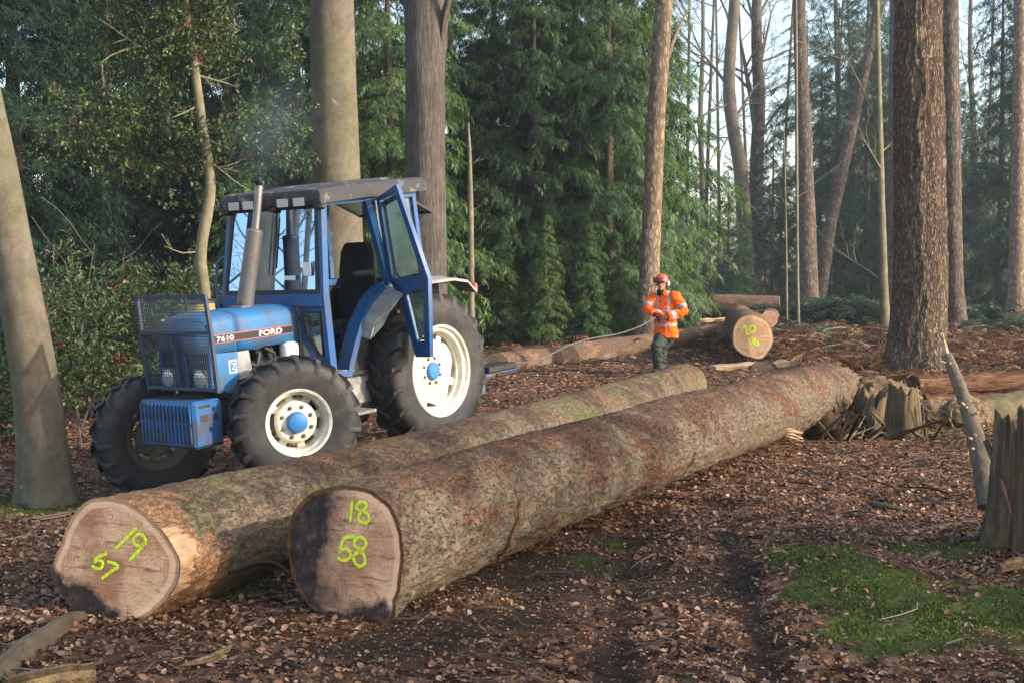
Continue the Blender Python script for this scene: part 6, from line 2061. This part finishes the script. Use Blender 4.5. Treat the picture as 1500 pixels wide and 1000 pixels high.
def cloth_mat(name, c, var=.35, rough=.8):
    t = NT(name); v = t.coord((1, 1, 1)); n = t.noise(v, 9, 6, .6)
    t.base(t.ramp(n, [(.3, t_scale(c, 1 - var)), (.7, t_scale(c, 1 + var * .4))]), rough, spec=.2); t.bump(n, .6, .02)
    return t.m
m_hv = cloth_mat('orange_hi_vis_cloth', (.95, .13, .012), .2)
m_band = cloth_mat('silver_reflective_band', (.36, .36, .38), .15, .45)
m_trou = cloth_mat('dark_green_trouser_cloth', (.040, .050, .042))
m_skin = cloth_mat('weathered_skin', (.36, .17, .115), .2, .55)
m_glove = cloth_mat('dark_red_glove', (.085, .025, .022))
m_boot = cloth_mat('dark_boot', (.03, .024, .02))
m_helmet = NT('red_helmet_shell').base((.55, .075, .035), .35).m
m_visor = NT('dark_red_mesh_visor').base((.10, .018, .018), .5).m
m_muff = NT('pale_ear_cup').base((.58, .64, .74), .4).m
m_cowl = cloth_mat('dark_collar', (.02, .018, .02))
ROT = R_(-34)      # chest turned towards the left of the picture
sh_l, sh_r = pp(957, 435, .08), pp(990, 433.5, -.09)
# body: head, neck, trunk and limbs in one surface
el_l, ha_l = pp(949, 454, .0), pp(960, 461, -.24)
el_r, ha_r = pp(1000, 457, -.16), pp(967, 465.5, -.30)
hip = pp(973, 490, .04)
kn1, an1 = pp(960, 507, -.16), pp(965, 537, -.06)
kn2, an2 = pp(970, 510, .06), pp(970, 538, .16)
head = pp(968.5, 415, -.06)
b = MB()
ball(b, head, (.078, .095, .115)); ball(b, head + [-.012, -.035, -.07], (.055, .06, .055))
b.tube([head + [-.02, -.085, .005], head + [-.038, -.118, -.028], head + [-.03, -.095, -.04]], [.012, .019, .012], 8)   # nose
ball(b, head + [-.030, -.085, -.066], (.026, .014, .009)); ball(b, head + [-.026, -.080, -.108], (.026, .02, .018))      # mouth, chin
for s in (-1, 1): ball(b, head + [s * .078, .0, -.01], (.014, .026, .034))
b.tube([head + [0, 0, -.08], pp(969, 429, .0), pp(971, 434, .02)], [.058, .06, .075], 12)
b.loft([ellring(pp(972, 488, .03), .15, .11, 16, ROT), ellring(pp(973, 470, .03), .15, .11, 16, ROT), ellring(pp(974, 448, .03), .18, .12, 16, ROT), ellring(pp(974, 434, .03), .15, .09, 16, ROT)])
for a, c, d in ((sh_l, el_l, ha_l), (sh_r, el_r, ha_r)): b.tube([a, c, d], [.06, .048, .034], 10)
for k, a in ((kn1, an1), (kn2, an2)): b.tube([hip, k, a], [.09, .06, .042], 10)
body = remesh(b, 'body', m_skin, .011, person, 3)
for s in (-1, 1):
    b = MB(); ball(b, head + [-.022 + s * .030, -.091 + (.012 if s > 0 else .0), .012], (.011, .008, .007)); b.build('eye', m_cowl, body)
b = MB(); ball(b, head + [-.030, -.098, -.064], (.022, .007, .005)); b.build('mouth', m_glove, body)
# hi-vis jacket
b = MB()
b.loft([ellring(pp(977, 494, .03), .225, .17, 20, ROT), ellring(pp(976, 487, .03), .22, .17, 20, ROT), ellring(pp(975, 474, .03), .205, .16, 20, ROT), ellring(pp(974.5, 462, .03), .205, .16, 20, ROT), ellring(pp(974.5, 448, .03), .215, .155, 20, ROT), ellring(pp(974, 437, .03), .205, .13, 20, ROT), ellring(pp(972.5, 430.5, .02), .13, .10, 20, ROT), ellring(pp(970, 426, .01), .095, .085, 20, ROT)])
ball(b, sh_l + [.02, 0, -.025], .098); ball(b, sh_r + [-.025, 0, -.03], .112)
b.tube([sh_l + [.02, 0, -.01], (sh_l + el_l) / 2, el_l, (el_l + ha_l * 1.0) / 2, el_l + (ha_l - el_l) * .72], [.095, .09, .08, .072, .068], 14)
b.tube([sh_r + [-.03, 0, -.02], (sh_r + el_r) / 2 + [.012, 0, 0], el_r, (el_r + ha_r) / 2, el_r + (ha_r - el_r) * .74], [.105, .098, .088, .078, .072], 14)
for k in range(5):      # folds
    q = pp(962 + 6 * k, 455 + 5 * (k % 3), -.10 + .01 * k); b.tube([q + [-.06, -.03, .03], q + [.0, -.05, 0], q + [.07, -.0, -.03]], [.01, .022, .01], 6)
def dseg(p, a, c):
    q = np.clip(((p - a) @ (c - a)) / ((c - a) @ (c - a)), 0, 1); return np.linalg.norm(p - a - (c - a) * q), q
def band(p):
    z = p[2]
    dl, ql = dseg(p, sh_l, el_l); dr, qr = dseg(p, sh_r, el_r)
    dl2, ql2 = dseg(p, el_l, ha_l); dr2, qr2 = dseg(p, el_r, ha_r)
    arm_r = (dr < .12 and p[0] > .19) or dr2 < .10
    arm_l = (dl < .10 and p[0] < -.14) or dl2 < .09
    if dr < .125 and p[0] > .17 and .56 < qr < .78: return 1
    if arm_l and dl < .105 and .45 < ql < .72: return 1
    if dr2 < .10 and .42 < qr2 < .60: return 1
    if arm_r or arm_l: return 0
    w_ = (548 - 475.5) / PS
    if abs(z - w_ - .02 * p[0]) < .024: return 1
    if abs(z - (548 - 455) / PS) < .022 and p[0] < .12: return 1
    if z > (548 - 453) / PS and p[1] < .12 and abs(p[0] - .075) < .022: return 1
    if z > (548 - 453) / PS and p[1] < .12 and abs(p[0] + .115) < .02: return 1
    return 0
jk = remesh(b, 'jacket', [m_hv, m_band], .012, person, 3, band, .013)
b = MB(); b.loft([ellring(pp(968.5, 433, -.02), .075, .075), ellring(pp(968, 427, -.03), .072, .075), ellring(pp(967.5, 423.5, -.04), .066, .068)]); b.build('collar', m_cowl, person)
# trousers and boots
b = MB()
b.loft([ellring(pp(975, 484, .03), .175, .135, 16, ROT), ellring(pp(974, 492, .03), .185, .14, 16, ROT), ellring(pp(973, 498, .02), .16, .12, 16, ROT)])
b.tube([pp(970, 494, -.0), (pp(970, 494, 0) + kn1) / 2, kn1, (kn1 + an1) / 2, an1 + [.0, 0, -.03]], [.125, .118, .10, .088, .083], 14)
b.tube([pp(979, 494, .07), (pp(979, 494, .07) + kn2) / 2, kn2, (kn2 + an2) / 2, an2 + [0, 0, -.03]], [.125, .115, .098, .088, .083], 14)
for k in range(4): q = pp(958 + 3 * k, 503 + 8 * k, -.20 + .02 * k); b.tube([q + [-.03, 0, .02], q + [.04, -.01, 0], q + [.10, .02, -.03]], [.008, .02, .008], 6)
remesh(b, 'trousers', m_trou, .012, person, 3, None, .012)
for a, dd in ((an1, (-.55, -.83)), (an2, (-.55, -.83))):
    b = MB(); g0 = a.copy(); g0[2] = .03
    fx = np.array([dd[0], dd[1], 0])
    b.tube([a + [0, 0, .03], g0 + [0, 0, .05], g0 + fx * .07 + [0, 0, .035], g0 + fx * .17 + [0, 0, .025], g0 + fx * .21 + [0, 0, .02]], [.062, .062, .056, .048, .03], 12)
    b.tube([g0 - fx * .05, g0 + fx * .19], [.03, .03], 10)
    o = remesh(b, 'boot', m_boot, .012, person, 2)
# gloves: palm, four fingers and a thumb closed round the rope
rope_dir = np.array([-.9, -.25, -.33]); rope_dir /= np.linalg.norm(rope_dir)
for h, e_ in ((ha_l, el_l), (ha_r, el_r)):
    b = MB()
    fo = (h - e_) / np.linalg.norm(h - e_)
    sd = rope_dir - fo * (rope_dir @ fo); sd /= np.linalg.norm(sd)
    nn = np.cross(fo, sd)
    if nn[2] < 0: nn = -nn
    b.tube([h - fo * .08, h - fo * .03, h + fo * .02], [.036, .042, .040], 10)
    b.box((-.04, -.02, -.045), (.05, .02, .045), .015, M=np.block([[np.stack([fo, nn, sd], 1), (h + nn * .008)[:, None]], [np.zeros((1, 3)), np.ones((1, 1))]]))
    for k, L in enumerate((.9, 1.0, .95, .78)):
        c = h + fo * .045 + sd * (-.036 + .024 * k) + nn * .012
        b.tube([c, c + fo * .035 * L - nn * .004, c + fo * .042 * L - nn * .038, c + fo * .012 - nn * .052, c - fo * .012 - nn * .044], [.0125, .012, .0115, .011, .009], 8)
    c = h - sd * .045 + fo * .0
    b.tube([c, c - sd * .018 + fo * .03 - nn * .012, c + fo * .055 - nn * .035 + sd * .008, c + fo * .05 - nn * .05 + sd * .025], [.015, .014, .012, .009], 8)
    remesh(b, 'glove', m_glove, .006, person, 2)
# helmet with mesh visor and ear cups
b = MB()
rings = []
for q, (rr, z) in enumerate(((.128, .030), (.124, .045), (.120, .075), (.108, .115), (.082, .145), (.045, .160), (.006, .165))):
    rings.append(ellring(head + [.004, .01, z], rr * .93, rr * 1.08, 24, ROT))
rings.insert(0, ellring(head + [-.008, -.02, .028], .128, .155, 24, ROT))
b.loft(rings)
hm = b.build('helmet', m_helmet, person)
b = MB(); b.tube([head + [-.02, -.10, .165], head + [.0, .0, .172], head + [.02, .11, .14]], .012, 6); b.build('ridge', m_helmet, hm)
b = MB()
vv = []
for z, out_ in ((.10, .130), (.06, .140), (.012, .146)):
    vv.append([head + [math.sin(a_) * out_ * .88 - .03 * 1, -math.cos(a_) * out_ * 1.02, z] for a_ in np.linspace(-1.55, .65, 14)])
b.loft(vv, closed=False, caps=False)
vs_ = b.build('visor', m_visor, hm); vs_.modifiers.new('s', 'SOLIDIFY').thickness = .006
for s in (-1, 1):
    b = MB()
    c = head + [s * .104 + .01, .012 - s * .03, -.005]
    b.lathe([(.0, -.028), (.034, -.026), (.048, -.008), (.048, .012), (.036, .024), (.0, .026)], 18, 'x', c)
    ec = b.build('ear_cup', m_muff, person)
    b = MB(); b.tube([c + [0, 0, .03], c + [-s * .004, 0, .10]], .008, 6); b.build('arm', m_cowl, ec)

# ================================================================ WINCH ROPE
t = NT('pale_winch_rope'); vv = t.coord()
t.base(t.ramp(t.noise(vv, 80, 3), [(.3, (.05, .048, .048)), (.7, (.11, .105, .105))]), .7); m_rope = t.m
hl, hr = proot + ha_l, proot + ha_r
hl = hl + [.01, .0, -.03]
wf = TO + TR @ np.array([-1.86, .55, .70])
rp = [(wf, None)]
pts = [wf]
for k, (px, py) in enumerate(((790, 526), (830, 507), (865, 496), (905, 489), (935, 479), (950, 471))):
    q = (px - 745) / (961 - 745)
    pts.append(at(px, py, wf[1] + (hl[1] - wf[1]) * q))
pts += [hl, (hl + hr) / 2 + [0, -.01, -.01], hr + [0, 0, -.03], hr + [.10, -.02, -.10], hr + [.13, .0, -.22]]
P = resample(np.array(pts), .12)
b = MB(); b.tube(P, .011, 8)
rope = b.build('winch_rope', m_rope)
tag(rope, 'pale winch rope stretched from the tractor to the person in orange', 'rope')

# ================================================================ HAZE
t = NT('woodland_haze')
t.t.nodes.remove(t.p)
pv = t.n('VolumePrincipled', {'Color': (.80, .88, 1.0), 'Density': .0007, 'Anisotropy': .3})
t.t.links.new(pv.outputs[0], t.out.inputs['Volume'])
b = MB(); b.box((-85, -25, -2.2), (85, 125, 32))
hz = b.build('haze', t.m)
tag(hz, 'thin bluish haze between the trees', 'haze', kind='stuff')

# ================================================================ EXHAUST SMOKE
t = NT('thin_exhaust_smoke')
t.t.nodes.remove(t.p)
v = t.coord((1, 1, 1), 'Object')
n = t.noise(v, 1.6, 4, .6)
gr = t.n('TexGradient', {'Vector': v}, gradient_type='SPHERICAL').outputs['Fac']
den = t.mul(t.mul(t.fac(n, .38, .75), t.mul(gr, gr)), .8)
pv = t.n('VolumePrincipled', {'Color': (.62, .76, 1.0), 'Density': den, 'Anisotropy': .2})
t.t.links.new(pv.outputs[0], t.out.inputs['Volume'])
b = MB(); ball(b, (0, 0, 0), 1.0, 20)
sm = b.build('exhaust_smoke', t.m)
ep = TO + TR @ np.array([1.6, 0, 3.0])
sm.location = ep + np.array([.10, .3, .62])
sm.scale = (.7, .5, .9)
tag(sm, 'faint bluish puff of smoke drifting above the exhaust stack', 'smoke', kind='stuff')
